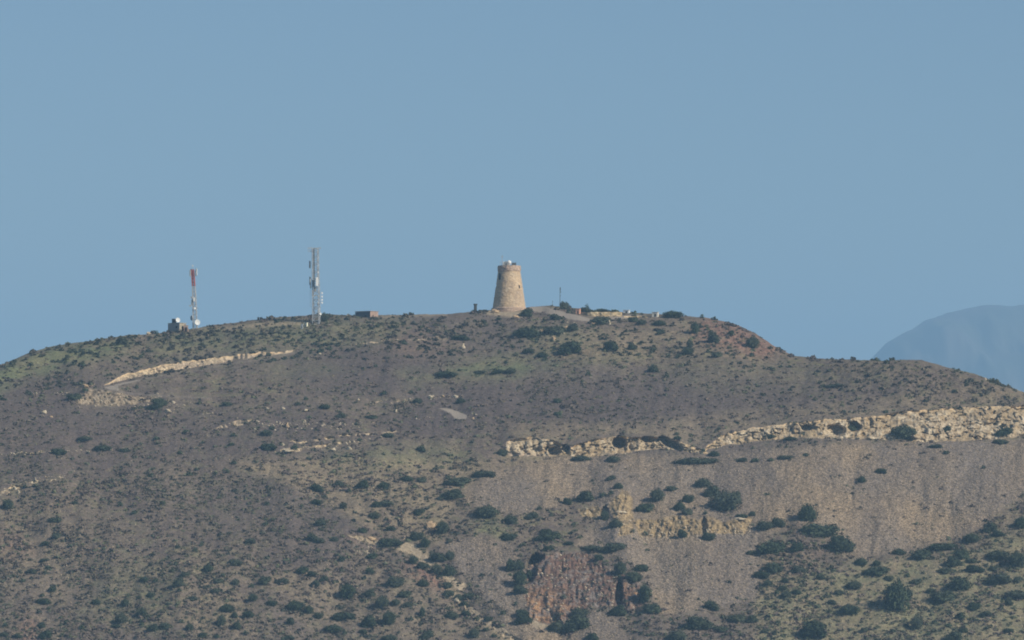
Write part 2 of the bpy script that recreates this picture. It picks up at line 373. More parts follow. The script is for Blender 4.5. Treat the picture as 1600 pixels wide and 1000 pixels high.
c = g.mix(g.rng(g.noise(.22, 5, None, .65), .50, .64, 0, .8), c, (.165,.150,.085))
c = g.mix(g.rng(g.noise(.31, 5, g.scale((1,.6,1)), .65), .55, .66, 0, .8), c, (.106,.081,.074))
c = g.mix(g.rng(g.noise(.5, 5, None, .65), .60, .68, 0, .8), c, (.25,.185,.125))
c = g.mix(g.rng(n_big, .42, .62, 0, .6), c, (.120,.098,.088))
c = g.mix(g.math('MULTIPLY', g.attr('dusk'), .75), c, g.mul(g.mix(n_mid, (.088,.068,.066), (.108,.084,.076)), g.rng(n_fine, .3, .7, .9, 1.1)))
c = g.mix(g.math('MULTIPLY', g.attr('tan'), g.rng(n_mid, .3, .6, .25, .75)), c, (.285,.222,.140))
c = g.mix(g.math('MULTIPLY', g.attr('green'), g.rng(g.noise(.16, 5), .33, .55, .15, .9)), c, g.mix(g.rng(g.noise(.07, 3), .4, .6), (.125,.142,.075), (.190,.175,.095)))
c = g.mix(g.math('MULTIPLY', g.attr('red'), g.rng(g.noise(.25, 5), .35, .6, .3, .9)), c, (.215,.128,.095))
sc_ = g.mix(g.rng(g.noise(.05, 5, g.scale((1,.22,.22))), .42, .58), (.156,.124,.100), (.232,.174,.118))
sc_ = g.mix(g.rng(g.noise(.022, 3), .45, .6, 0, .6), sc_, (.160,.134,.116))
sc_ = g.mul(sc_, g.rng(cell, 0, 1, .55, 1.5))
sc_ = g.mul(sc_, g.rng(cell2, 0, 1, .65, 1.4))
c = g.mul(c, g.rng(g.vor(1.6), 0, 1, .78, 1.22)); c = g.mul(c, g.rng(n_fine, .3, .7, .8, 1.2))
c = g.mix(g.attr('scree'), c, sc_)
rockc = g.mix(g.rng(g.noise(.42, 6, g.scale((1,1,.55)), .7), .40, .60), (.30,.215,.125), (.60,.50,.36))
rockc = g.mix(g.rng(g.noise(.085, 4), .45, .56, 0, .75), rockc, (.35,.255,.145))
rockc = g.mix(g.rng(g.noise(.75, 5, g.scale((1,1,.6)), .7), .54, .62), rockc, (.17,.14,.11))
rockc = g.mul(rockc, g.rng(g.vor(2.8, g.scale((1,1,.7))), 0, 1, .82, 1.15))
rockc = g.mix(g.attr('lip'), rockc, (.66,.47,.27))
c = g.mix(g.rng(g.attr('rock'), .3, .7), c, rockc)
cutc = g.mix(g.rng(g.noise(.55, 6, g.scale((1.6,1,.8)), .7), .42, .58), (.22,.165,.115), (.60,.47,.30))
cutc = g.mix(g.rng(g.noise(.05, 3), .45, .6), cutc, (.42,.33,.24)); cutc = g.mul(cutc, g.rng(g.vor(1.5), 0, 1, .55, 1.3))
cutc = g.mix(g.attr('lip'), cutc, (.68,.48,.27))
c = g.mix(g.rng(g.attr('cut'), .3, .7), c, cutc)
softc = g.mul(g.mix(g.rng(g.noise(.4, 5), .4, .6), (.20,.145,.08), (.38,.275,.145)), g.rng(g.vor(1.2), 0, 1, .6, 1.3))
c = g.mix(g.rng(g.attr('soft'), .3, .8, 0, .85), c, softc)
redcc = g.mix(g.rng(g.noise(.35, 5, g.scale((1,1,.4)), .65), .4, .6), (.115,.068,.052), (.170,.105,.074))
redcc = g.mix(g.math('MULTIPLY', g.attr('orange'), g.rng(g.noise(.4, 4, g.scale((1,1,.5))), .4, .58, .1, 1.)), redcc, (.29,.17,.09))
redcc = g.mix(g.rng(g.noise(.35, 5, None, .65), .50, .60), redcc, (.17,.14,.125)); redcc = g.mul(redcc, g.rng(g.vor(1.4, g.scale((1,1,.5))), 0, 1, .5, 1.45))
c = g.mix(g.rng(g.attr('redc'), .3, .7), c, redcc)
rubc = g.mul(g.mix(g.rng(g.noise(.6, 4), .4, .6), (.20,.15,.10), (.34,.27,.19)), g.rng(g.vor(2.0), 0, 1, .5, 1.5))
c = g.mix(g.rng(g.attr('rub'), .3, .8, 0, .9), c, rubc)
c = g.mix(g.attr('pale'), c, g.mul(g.mix(g.rng(n_fine, .4, .6), (.30,.235,.165), (.36,.29,.20)), g.rng(cell, 0, 1, .8, 1.2)))
c = g.mix(g.rng(g.attr('road'), .2, .9), c, g.mul(g.mix(n_mid, (.30,.25,.205), (.26,.225,.19)), g.rng(n_fine, .3, .7, .88, 1.12)))
g.color(c); g.bump(g.math('ADD', n_fine, g.vor(2.4, out='Distance')), .6, .25)
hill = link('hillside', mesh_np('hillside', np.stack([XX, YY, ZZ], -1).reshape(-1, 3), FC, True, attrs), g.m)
tag(hill, 'scrubby brown hill with quarry faces and scree', 'hill', kind='structure')
# valley floor round it all
m = NT('valley_earth'); m.color(m.mix(m.rng(m.noise(.004, 6), .4, .6), (.13,.11,.085), (.10,.11,.06)))
gv = np.array([(-16000,-1500,-77.),(16000,-1500,-77.),(16000,17000,-77.),(-16000,17000,-77.)])
tag(link('ground', mesh_np('ground', gv, [(0,1,2,3)]), m.m), 'flat dry valley floor', 'ground', kind='structure')
# far headland
DM = 13300.
prof = [(1200,640),(1300,600),(1345,577),(1368,553),(1388,531),(1408,520),(1428,511),(1445,499),(1462,494),(1480,487),(1508,481),(1530,477),(1560,477.5),(1600,476),(1660,486),(1740,500),(1850,530),(2000,580),(2200,700)]
mu = np.arange(1200, 2200, 4.); mt = np.linspace(0, 1, 60); MU, MT = np.meshgrid(mu, mt)
ph = np.interp(MU, [p[0] for p in prof], [p[1] for p in prof]); ph = ph+3.2*fbm(MU/45, MU*0+2, 4, 61); cz = (VH-ph)/F*DM+77
mz = cz*np.sin(np.clip(MT, 0, 1)*math.pi)**.8*(1+.16*fbm(MU/60, MT*6, 4, 60)*sm(0, .25, np.abs(MT-.5)))
my = DM+(MT-.5)*3000; mx = (MU-800)/F*DM
ni, nj = MU.shape; jj = (np.arange(ni-1)[:, None]*nj+np.arange(nj-1)[None, :]).ravel()
mm = NT('headland_earth'); mm.color(mm.mix(mm.rng(mm.noise(.003, 6), .4, .6), (.10,.085,.07), (.07,.075,.05)))
tag(link('distant_hills', mesh_np('distant_hills', np.stack([mx, my, mz-79], -1).reshape(-1, 3), np.stack([jj, jj+1, jj+nj+1, jj+nj], 1), True), mm.m), 'hazy blue mountain far behind the hill', 'mountain', kind='structure')
# ------------------------------------------------------------ buildings, tower and masts on the top
def at(u, Y_, v=None):
    """world x (and z) of photo column u (row v) at depth Y_"""
    return ((u-800)/F*Y_, (VH-v)/F*Y_) if v is not None else (u-800)/F*Y_
YR = 1.0
# --- stone watch tower
p0 = P(796, 487); TR = 25.6*p0.y/F; yt = p0.y+TR+.6; px = yt/F
tx = at(795.6, yt); zb = (VH-489.5)/F*yt
def tz(v): return (VH-v)*px-zb
sm_ = NT('tower_rubble_stone')
ang = sm_.n('ShaderNodeVectorMath'); 
base_c = sm_.mix(sm_.rng(sm_.noise(.35, 5), .35, .65), (.50,.36,.225), (.62,.465,.305))
base_c = sm_.mix(sm_.rng(sm_.noise(1.6, 4), .5, .68), base_c, (.42,.31,.21))
base_c = sm_.mix(sm_.rng(sm_.noise(.18, 5, sm_.scale((1,1,.45)), .6), .5, .66, 0, .7), base_c, (.33,.255,.20))
base_c = sm_.mix(sm_.rng(sm_.noise(.5, 4), .56, .66, 0, .6), base_c, (.62,.50,.36))
base_c = sm_.mul(base_c, sm_.rng(sm_.vor(3.0, sm_.scale((1,1,1.4))), 0, 1, .84, 1.14))
edge = sm_.vor(2.1, sm_.scale((1,1,1.5)), out='Distance', feature='DISTANCE_TO_EDGE')
base_c = sm_.mul(base_c, sm_.rng(edge, 0, .08, .88, 1)); sm_.color(base_c); sm_.bump(edge, .4, .08)
rd = NT('weathered_red_stone')
rc = rd.mix(rd.rng(rd.noise(.8, 4), .35, .65), (.41,.295,.22), (.50,.37,.28)); rc = rd.mul(rc, rd.rng(rd.vor(2.6), 0, 1, .7, 1.2)); rd.color(rc)
dark = flat('dark_opening', (.03,.028,.028)); metal = flat('galvanised_steel', (.40,.41,.42), .5, .1)
white = flat('white_paint', (.70,.70,.68), .5, .05); grey = flat('grey_plastic', (.30,.32,.33), .6, .1)
redp = flat('red_paint', (.36,.10,.09), .6, .15); darkmetal = flat('dark_steel', (.09,.095,.10), .6, .1)
tower = empty('watchtower', (tx, yt, zb), 'round tapering stone watchtower on the hilltop, with a white dome and aerials on its roof', 'tower')
def wall_of_revolution(prof, n, amp, seed):
    """displaced masonry lathe; prof list of (r, z)"""
    prof = np.array(prof); m = 150
    zz = np.linspace(prof[0, 1], prof[-1, 1], m); rr = np.interp(zz, prof[:, 1], prof[:, 0])
    A = np.linspace(0, 2*np.pi, n, endpoint=False); AA, ZZ_ = np.meshgrid(A, zz); RR = np.repeat(rr[:, None], n, 1)
    d = amp*fbm(AA*9, ZZ_*1.5, 3, seed)+amp*.7*(worley((AA*14), ZZ_*2.4, seed)[2]-.5)
    d[:, -2:] *= .5
    RR = RR+d
    # bites out of the edge on the shaded side
    RR -= .35*np.exp(-((AA-3.0)/.35)**2)*sm(.2, .6, fbm(ZZ_*.45, AA, 2, seed+3))
    v = np.stack([RR*np.cos(AA), RR*np.sin(AA), ZZ_], -1).reshape(-1, 3); f = []
    for k in range(m-1):
        i = np.arange(n); j = (i+1) % n; f.append(np.stack([k*n+i, k*n+j, (k+1)*n+j, (k+1)*n+i], 1))
    return v, np.vstack(f)
rb, rt = 25.6*px, 17.3*px
v, f = wall_of_revolution([(rb*1.02, 0), (rb*1.0, tz(480)), (22.6*px, tz(460)), (19.8*px, tz(440)), (rt, tz(424))], 128, .10, 5)
link('wall', mesh_np('wall', v, f, True), sm_.m, tower)
v, f = wall_of_revolution([(rt-.02, tz(424.5)), (rt+.17, tz(423.8)), (rt+.14, tz(419)), (rt+.05, tz(415.3))], 128, .16, 9)
ring = len(v)//150
pb = link('parapet', mesh_np('parapet', v, f, True), rd.m, tower)
MB().lathe([(rt-.75, tz(415.6)), (rt+.02, tz(415.4))], n=48).lathe([(0, tz(417.5)), (rt-.3, tz(417.4))], n=48).build('roof', rd.m, tower)
MB().lathe([(rt-.7, tz(418)), (rt-.75, tz(415.6))], n=48).build('parapet_inner_face', rd.m, tower)
# door high up, on the line where the sun goes off the wall
a = math.radians(-90-36)
def on_wall(u, v_, out=.0):
    r = np.interp(tz(v_), [0, tz(480), tz(460), tz(440), tz(424)], [rb, rb, 22.6*px, 19.8*px, rt])+out
    sx = (u-795.6)*px; th = -math.acos(max(-1, min(1, sx/r))); return Vector((r*math.cos(th), r*math.sin(th), tz(v_))), th
c_, th = on_wall(781.5, 433, -.1); d_ = MB().box(c_, (.5, 1.15, 2.3), th).build('doorway', dark, tower)
c_, th = on_wall(779.3, 433, .02); MB().box(c_, (.3, .40, 2.4), th).build('door_jamb', flat('pale_dressed_stone', (.55,.47,.38)), d_)
c_, th = on_wall(811, 449, -.12); MB().box(c_, (.4, .5, 1.1), th).build('window_slit', dark, tower)
# curved brick apron and rock footing
v, f = wall_of_revolution([(rb+.55, tz(489)), (rb+.5, tz(482)), (rb+.1, tz(481))], 96, .1, 12)
ap = link('apron', mesh_np('apron', v, f, True), rd.m, tower)
# things standing on the roof
def on_roof(u, dy=0.): return Vector((at(u, yt+dy), yt+dy, zb+tz(417.4)))
q = on_roof(795.5, -1.2)
dome = empty('radome', q, 'white ball shaped radar dome standing on the tower roof', 'radome')
MB().tube((0,0,0), (0,0,.9), .32, n=10).build('pedestal', white, dome)
MB().lathe([(.0, .76)]+[(.80*math.sin(t), 1.55-.80*math.cos(t)) for t in np.linspace(.3, math.pi-.05, 12)]+[(0, 2.35)], n=24).build('shell', white, dome, smooth=True)
q = on_roof(790.6, -1.6)
cab = empty('equipment_cabinet', q, 'grey pitched cabinet beside the white dome on the tower roof', 'cabinet')
mb = MB().box((0,0,.75), (1.5,1.2,1.5)); mb.add([(-.8,-.7,1.5),(.8,-.7,1.5),(.8,.7,1.5),(-.8,.7,1.5),(0,-.7,2.0),(0,.7,2.0)], [(0,1,4),(3,5,2),(0,4,5,3),(1,2,5,4),(0,3,2,1)])
mb.build('housing', grey, cab); MB().box((.1,-.63,.7), (.6,.05,1.0)).build('door', darkmetal, cab)
q = on_roof(784.6, -1.8)
mast = empty('roof_mast', q, 'thin mast with crossbars at the left of the tower roof', 'aerial')
MB().tube((0,0,0), (0,0,4.1), .11, .08).build('pole', metal, mast)
MB().tube((-.35,0,3.4), (.45,0,3.4), .07).tube((-.2,0,3.75), (.35,0,3.75), .06).build('crossbar', metal, mast)
MB().box((.5,-.1,1.0), (.55,.4,1.6)).build('white_box_aerial', white, mast)
MB().tube((-.7,0,0), (-.7,0,1.9), .04).tube((-.7,0,1.6), (0,0,1.6), .03).build('side_rod', metal, mast)
q = on_roof(803, -.3)
rail = empty('solar_panel_rack', q, 'dark panel rack with posts at the right of the tower roof', 'panel')
MB().box((0,0,1.05), (1.6,.08,.9), 0).build('panel', darkmetal, rail)
for sx in (-.7, .0, .7): MB().tube((sx,0,0), (sx,.05,1.9), .05).build('post', darkmetal, rail)
q = on_roof(787.4, -1.9)
tag(MB().box((0,0,.25), (1.0,.7,.5)).box((.1,0,.6), (.5,.5,.3)).build('roof_box', darkmetal, None, q), 'low dark box behind the parapet at the left edge of the tower roof', 'box')
# steps and rocks at the foot
# --- buildings on the crest
brick = NT('grey_render_wall'); bc = brick.mix(brick.rng(brick.noise(.7, 4), .35, .65), (.33,.29,.22), (.43,.37,.28)); brick.color(brick.mul(bc, brick.rng(brick.vor(3), 0, 1, .88, 1.08)))
pink = NT('pink_brick_wall'); bc = pink.mix(pink.rng(pink.noise(.9, 4), .35, .65), (.34,.235,.19), (.42,.30,.24)); pink.color(pink.mul(bc, pink.rng(pink.vor(2.5), 0, 1, .85, 1.1)))
def blockhouse(u0, um, u1, vt, vb, label, mat, dy, name, openings, flare=0.):
    """u0..um the wide face turned left, um..u1 the narrow face turned right"""
    b = P(um, vb); y = b.y+dy; k = y/F; th = math.radians(-38)
    w1 = (um-u0)*k/math.cos(th); w2 = (u1-um)*k/math.sin(-th); h = (vb-vt)*k+1.2; z0 = (VH-vb)*k-1.2
    o = empty(name, (at(um, y), y, z0), label, 'building', rz=th)      # corner nearest the camera is the origin
    m = MB(); t = .25
    m.box((-w1/2, w2/2, h/2-.1), (w1, w2, h-.2)); m.build('wall', mat, o)
    MB().box((-w1/2, w2/2, h-.02), (w1+.24, w2+.24, .16)).build('roof', mat, o)
    for (face, a_, z_, w_, hh) in openings:
        if face == 'l': op = MB().box((-w1*a_, -.06, z_+1.2), (w_, .10, hh)).build('opening', dark, o); MB().box((-w1*a_, -.14, z_+1.2-hh/2-.05), (w_+.2, .14, .1)).build('sill', mat, op)
        else: op = MB().box((.0, w2*a_, z_+1.2), (.10, w_, hh)).build('opening', dark, o)
    return o, y, k, th, w1, w2, h, z0
o1, y1, k1, th1, w11, w12, h1, z1 = blockhouse(261.5, 280.5, 290, 504.5, 520.5, 'square grey blockhouse with its front in shade below the red and white mast', brick, 1.5, 'blockhouse', [('r', .45, 1.6, .9, 1.5), ('r', .8, 1.2, .7, 1.9), ('l', .25, 2.1, .8, .7)])
def roof_pt(u, into): # on the roof of the blockhouse
    y = y1+into; return Vector((at(u, y), y, z1+h1+.06))
q = roof_pt(272, 2.4); b_ = empty('rooftop_cabinet', q, 'dark square cabinet on the blockhouse roof left of the white dish', 'cabinet', rz=th1)
MB().box((0,0,.7), (1.3,.8,1.4)).build('housing', darkmetal, b_); MB().box((0,0,1.43), (1.45,.95,.08)).build('lid', grey, b_)
def dish(parent, c, r, direction, mat=white, name='dish', bracket=None, back=.28):
    d = Vector(direction).normalized(); c = Vector(c)
    o = MB().lathe([(0, -.30*r), (.45*r, -.24*r), (.8*r, -.08*r), (r, .08*r), (r, back*r+.08), (.97*r, back*r+.09), (0, back*r*.7+.05)], c=c, n=20, axis=d).build(name, mat, parent, smooth=False)
    MB().tube(c-d*.3*r, c-d*(.3*r+.45), .12).build('mount', metal, o)
    return o
q = roof_pt(277.6, 1.8); b_ = empty('rooftop_dish', q, 'round white dish standing on the blockhouse roof edge', 'dish')
MB().tube((0,0,0), (0,0,.9), .09).build('stand', metal, b_); dish(b_, (0,-.2,.95), .82, (.45,-.85,.12))
o2, y2, k2, th2, w21, w22, h2, z2 = blockhouse(554.5, 578.5, 590.5, 486, 497.5, 'low flat roofed brick building with a pink sunlit end wall on the crest', pink, 1.5, 'low_building', [('r', .35, .9, .5, .7), ('l', .3, .8, .9, .8)])
MB().box((-w21/2, -.03, h2/2-.1), (w21+.02, .10, h2-.25)).build('shade_panel', flat('dark_front_shade', (.10,.105,.12), .9, .15), o2)  # dark panel that puts the shade of the front into its colour
MB().box((-w11/2, -.03, h1/2-.1), (w11+.02, .10, h1-.25)).build('shade_panel', flat('grey_front_shade', (.29,.28,.27), .9, .15), o1)  # greyer panel, paints the blockhouse front as shaded
# rubble annexe to the right of the blockhouse
b = P(292, 519); y = b.y+1.0; k = y/F
an = empty('ruined_annexe', (at(291.5, y), y, (VH-521)*k-.5), 'broken brown wall with a gap leaning on the right of the grey blockhouse', 'ruin', rz=0)
m = MB()
for (du, h_, w_) in ((-2.4, 3.2, .5), (-1.0, 2.2, .6), (.9, 2.9, .4)): m.box((du*k, 0, h_/2+.4), (w_*1.5, .5, h_))
m.box((-.2*k, .1, 1.3), (1.5, .4, 1.7)); m.build('wall', pink.m, an); MB().box((.0, -.02, 3.15), (1.3, .5, .18)).build('lintel', brick.m, an)
# small pillar left of the tower
b = P(743, 485); k = b.y/F
pl = empty('stone_pillar', (at(742.8, b.y), b.y, (VH-486)*k), 'small dark pillar with a wider cap on the skyline left of the tower', 'pillar')
dk = flat('dark_weathered_stone', (.05,.05,.045), .9, .2)
MB().box((0,0,1.0), (.85,.85,2.2), .3, .95).build('shaft', dk, pl); MB().box((0,0,2.3), (1.1,1.1,.45), .3).build('cap', dk, pl)
# low walls, sheds and small pale things on the top
def small_block(name, u, vb, w_, h_, label, cat, mat, dep=1.6, rz=-.3, roof=None, sub=True):
    b = P(u, vb); k = b.y/F
    o = empty(name, (at(u, b.y+.1), b.y+.1, (VH-vb)*k-.3), label, cat, rz=rz)
    MB().box((0,0,h_*k/2+.15), (w_*k, dep, h_*k+.3)).build('wall', mat, o)
    MB().box((0,0,h_*k+.34), (w_*k+.25, dep+.25, .12)).build('roof', roof or mat, o)
    MB().box((w_*k*.1, -dep/2-.02, h_*k*.45+.1), (w_*k*.28, .06, h_*k*.6)).build('door', dark, o)
    return o
small_block('white_shed', 979, 489, 9, 4.2, 'long low white shed on the skyline right of the masonry wall', 'shed', white)
small_block('white_hut', 1024, 495, 9, 7, 'small square white hut on the crest left of the big round bush', 'hut', flat('dirty_white_wall', (.62,.58,.50)))
small_block('pink_hut', 903.5, 490.5, 6, 7.5, 'small pink square block at the left end of the masonry wall', 'hut', flat('pink_render', (.62,.33,.22)))
small_block('roadside_cabinet', 478.5, 510, 4, 5.5, 'pale yellow cabinet beside the track left of the mast foot', 'cabinet', flat('cream_paint', (.80,.76,.58)), .7, -.5)
small_block('grey_cabinet', 472, 513, 2.6, 6.5, 'narrow grey cabinet left of the pale yellow cabinet', 'cabinet', flat('bluish_grey_paint', (.40,.44,.48)), .5, -.2)
b = P(757, 488); k = b.y/F
lw = MB()
for i in range(7): lw.box(((i-3)*2.1*k+.05*math.sin(i), .1*math.sin(i*2), .35+.06*math.sin(i*3)), (2.25*k, .6, 1.3+.15*math.sin(i*5)))
tag(lw.build('low_wall', dk, None, (at(756, b.y), b.y, (VH-488.5)*k)), 'low dark stone wall between the pillar and the foot of the tower', 'wall')
# masonry terrace wall right of the summit
mw = NT('yellow_masonry'); bc = mw.mix(mw.rng(mw.noise(.9, 4), .35, .65), (.42,.30,.15), (.60,.49,.33)); mw.color(mw.mul(bc, mw.rng(mw.vor(1.6), 0, 1, .6, 1.2)))
def masonry(name, pts, thick, label, mat, cat='wall', seed=3, n=70):
    """pts: (u, v_top, v_bottom) along the wall"""
    uu = np.linspace(pts[0][0], pts[-1][0], n); a = np.array(pts)
    vt = np.interp(uu, a[:, 0], a[:, 1]); vb_ = np.interp(uu, a[:, 0], a[:, 2]); rows = 9; v = []; f = []
    o0 = P(uu[0], vb_[0])
    for i, u in enumerate(uu):
        g_ = P(u, vb_[i]); y = g_.y
        for r in range(rows):
            t = r/(rows-1); vv = vb_[i]*(1-t)+vt[i]*t+(1.0*float(vnoise(np.array(u/2.), np.array(0.), seed))*.9 if r == rows-1 else 0)
            yy = y+.25*t+.18*float(worley(np.array([u/3.]), np.array([vv/2.]), seed)[2][0])
            v.append(((u-800)/F*yy, yy, (VH-vv)/F*yy-(.6 if r == 0 else 0)))
        v.append(((u-800)/F*(y+thick), y+thick, (VH-vt[i])/F*y-.1)); v.append(((u-800)/F*(y+thick), y+thick, (VH-vb_[i])/F*y-.8))
    q = rows+2
    for i in range(n-1):
        for r in range(q-1): f.append((i*q+r, (i+1)*q+r, (i+1)*q+r+1, i*q+r+1))
    f += [tuple(range(q)), tuple(range((n-1)*q+q-1, (n-1)*q-1, -1))]
    me = bpy.data.meshes.new(name); me.from_pydata([(p[0]-o0.x, p[1]-o0.y, p[2]-o0.z) for p in v], [], f); me.update()
    return tag(link(name, me, mat, None, o0), label, cat)
masonry('masonry_wall', [(905,487.5,489),(918,487.5,493.5),(940,487.2,495),(972,487,494.5)], .8, 'long sunlit yellow masonry wall on the hilltop below dark bushes', mw.m)
masonry('retaining_wall', [(975,493.5,496),(1000,494,495.5),(1012,495,496.5)], .8, 'thin low pale wall continuing right of the long yellow masonry wall', mw.m, seed=5, n=24)
# poles
def pole(u, vb, vt, label, kinks, r=.09):
    b = P(u, vb); k = b.y/F; h = (vb-vt)*k+.4
    o = empty('utility_pole', (at(u, b.y), b.y, (VH-vb)*k-.4), label, 'pole')
    MB().tube((0,0,0), (0,0,h), r*1.3, r*.8).build('shaft', darkmetal, o)
    for (t, w_, hh) in kinks: MB().box((w_*.35, 0, h*t), (w_, .2, hh)).build('fitting', darkmetal, o)
    return o
pole(875, 480, 450, 'tall thin dark pole beside the bush right of the tower', [(.95, .30, 1.2), (.80, .42, .35), (.62, .25, .25)])
pole(863.2, 479, 470, 'short thin dark rod on the skyline between the tower and the tall pole', [(.9, .2, .2)], .05)
# --- lattice masts
def lattice(parent, P0, P1, n, r, mat, name='bracing'):
    """P0/P1 four bottom and four top corners"""
    m = MB(); a = [[P0[i].lerp(P1[i], t/n) for t in range(n+1)] for i in range(len(P0))]
    L = len(P0)
    for i in range(L):
        j = (i+1) % L
        for t in range(n):
            if t % 2: m.tube(a[i][t], a[j][t+1], r, n=4)
            else: m.tube(a[j][t], a[i][t+1], r, n=4)
            m.tube(a[i][t+1], a[j][t+1], r, n=4)
    return m.build(name, mat, parent)
def sq(w_, z, rz=.5, cx=0., L=4):
    return [Vector((cx+w_*math.cos(rz+2*math.pi*i/L), w_*math.sin(rz+2*math.pi*i/L), z)) for i in range(L)]
def panel(parent, c, w_, h_, mat, rz=0., n='panel_aerial'):
    o = MB().box(c, (w_*1.45, .34, h_*1.05), rz, .97).build(n, mat, parent)
    MB().tube((c[0], c[1]+.2, c[2]-h_/2-.3), (c[0], c[1]+.2, c[2]+h_/2+.3), .06).build('mount', metal, o); return o
b = P(304, 513); yA = b.y+2.5; k = yA/F; zA = (VH-514)*k-.3
mA = empty('lattice_mast', (at(304, yA), yA, zA), 'slim lattice mast with a red top section and round white dishes beside the blockhouse', 'mast')
def zA_(v): return (VH-v)*k-zA
def xA(u): return (u-304)*k
def sec(parent, us0, v0, us1, v1, w0, w1, n, legmat, r=.10, k_=None, xx=None, zz=None, rr=.055, sgn=0):
    A = sq(w0, zz(v0), .6, xx(us0)); B = sq(w1, zz(v1), .6, xx(us1))
    for a_, b_ in zip(A, B): MB().tube(a_, b_, r, n=5).build('leg', legmat, parent)
    return lattice(parent, A, B, n, rr, legmat)
sec(mA, 305, 514, 303.6, 462, .95, .72, 14, metal, .12, xx=xA, zz=zA_)
sec(mA, 303.6, 462, 302.6, 447, .72, .60, 5, metal, .12, xx=xA, zz=zA_)
sec(mA, 302.6, 447, 301, 421, .60, .52, 9, redp, .16, xx=xA, zz=zA_, rr=.075)
MB().tube((xA(301),0,zA_(424)), (xA(301),0,zA_(446)), .13, n=8).build('cable_duct', redp, mA)
MB().tube((xA(301.2),0,zA_(421)), (xA(301.4),0,zA_(414)), .05).build('top_rod', metal, mA)
MB().box((xA(301.2),0,zA_(415.2)), (.42,.42,.5)).build('beacon', white, mA)
panel(mA, (xA(307),-.4,zA_(425)), .34, 2.1, white, -.5); panel(mA, (xA(306.2),.5,zA_(426.5)), .3, 1.8, grey, -.3)
panel(mA, (xA(297.3),-.3,zA_(427)), .26, 2.0, grey, .5); panel(mA, (xA(298.6),.2,zA_(425)), .3, 1.9, darkmetal, .3)
MB().tube((xA(297.3),-.2,zA_(425)), (xA(307),-.3,zA_(425)), .05).tube((xA(297.3),-.2,zA_(429)), (xA(306.5),-.3,zA_(429)), .05).build('crossbar', metal, mA)
dish(mA, (xA(299.8),-.5,zA_(465)), .40, (-.5,-.85,.1)); dish(mA, (xA(297.6),-.5,zA_(478)), .33, (-.4,-.9,0)); dish(mA, (xA(304.6),-.9,zA_(482)), .36, (.5,-.8,0))
dish(mA, (xA(300.6),-.9,zA_(497)), .85, (-.85,-.5,0), grey); dish(mA, (xA(308.3),-1.0,zA_(504)), .98, (.42,-.9,.05))
panel(mA, (xA(300.6),-.2,zA_(473)), .5, 1.9, grey, .4); panel(mA, (xA(303.5),-.6,zA_(468)), .4, 1.3, white, .1)
MB().tube((xA(304),0,zA_(480)), (xA(311),-.2,zA_(482)), .05).build('side_arm', metal, mA)
b = P(494, 506); yB = b.y+.8; k = yB/F; zB = (VH-506)*k-.4
mB = empty('lattice_mast', (at(494, yB), yB, zB), 'tall pale lattice mast with a wide crossbar top and many aerials between the two buildings', 'mast')
def zB_(v): return (VH-v)*k-zB
def xB(u): return (u-494)*k
def legsB(u0, v0, w0, u1, v1, w1, n): return sec(mB, u0, v0, u1, v1, w0, w1, n, metal, .13, xx=xB, zz=zB_, rr=.08)
legsB(494.5, 507, 1.6, 493.8, 462, 1.5, 7); legsB(493.8, 462, 1.5, 493, 425, 1.35, 6); legsB(493, 425, 1.35, 492.8, 389, 1.3, 6)
MB().tube((xB(490.6),-.3,zB_(388)), (xB(491.4),-.6,zB_(455)), .17, n=6).build('feeder_cable', darkmetal, mB)
MB().tube((xB(481),0,zB_(387.5)), (xB(502),.2,zB_(387.5)), .10, n=4).tube((xB(483),-.4,zB_(393)), (xB(494),.2,zB_(393)), .08, n=4).tube((xB(481),-.9,zB_(388)), (xB(500),1.0,zB_(388)), .05, n=4).build('crossbar', metal, mB)
for u_ in (481.5, 484, 486.5, 497.5, 500.5): MB().tube((xB(u_),0,zB_(385.8 if u_ > 484 else 386.5)), (xB(u_),0,zB_(393.5 if u_ < 490 else 389)), .085, n=4).build('rod_aerial', metal, mB)
panel(mB, (xB(484.2),-.3,zB_(413.5)), .30, 2.3, darkmetal, .4); panel(mB, (xB(485.4),-.4,zB_(443)), .30, 3.0, white, .3); panel(mB, (xB(484.4),0,zB_(439)), .28, 2.6, darkmetal, .3)
panel(mB, (xB(495.8),-1.7,zB_(440.5)), .62, 2.8, white, .2); panel(mB, (xB(489.8),-.8,zB_(443)), .5, 2.4, grey, .1); panel(mB, (xB(493.2),-.9,zB_(452)), .5, 1.2, grey, .1)
dish(mB, (xB(496.4),-.8,zB_(425.5)), .30, (.4,-.9,0)); panel(mB, (xB(488.6),-.6,zB_(459)), .35, 1.6, grey, .1)
for v_ in (458, 463.5, 468.5, 473):
    for u_ in (497.3, 503.2):
        if u_ < 500 and v_ < 460: continue
        dish(mB, (xB(u_),-.4,zB_(v_)), .30, (.45,-.9,0))
for v_ in (457, 472): MB().tube((xB(493),0,zB_(v_)), (xB(503.6),-.2,zB_(v_)), .05, n=4).build('side_arm', metal, mB)
MB().tube((xB(503.2),-.1,zB_(455.5)), (xB(503.2),-.1,zB_(476)), .06, n=4).build('aerial_pole', metal, mB)
for v_ in (455, 479, 488): MB().tube((xB(484.5 if v_ < 480 else 488),-.2,zB_(v_)), (xB(493),0,zB_(v_)), .045, n=4).build('side_arm', metal, mB)
MB().tube((xB(484.8),-.2,zB_(450)), (xB(484.8),-.2,zB_(479)), .05, n=4).tube((xB(488),-.2,zB_(476)), (xB(488),-.2,zB_(488)), .05, n=4).build('aerial_pole', metal, mB)
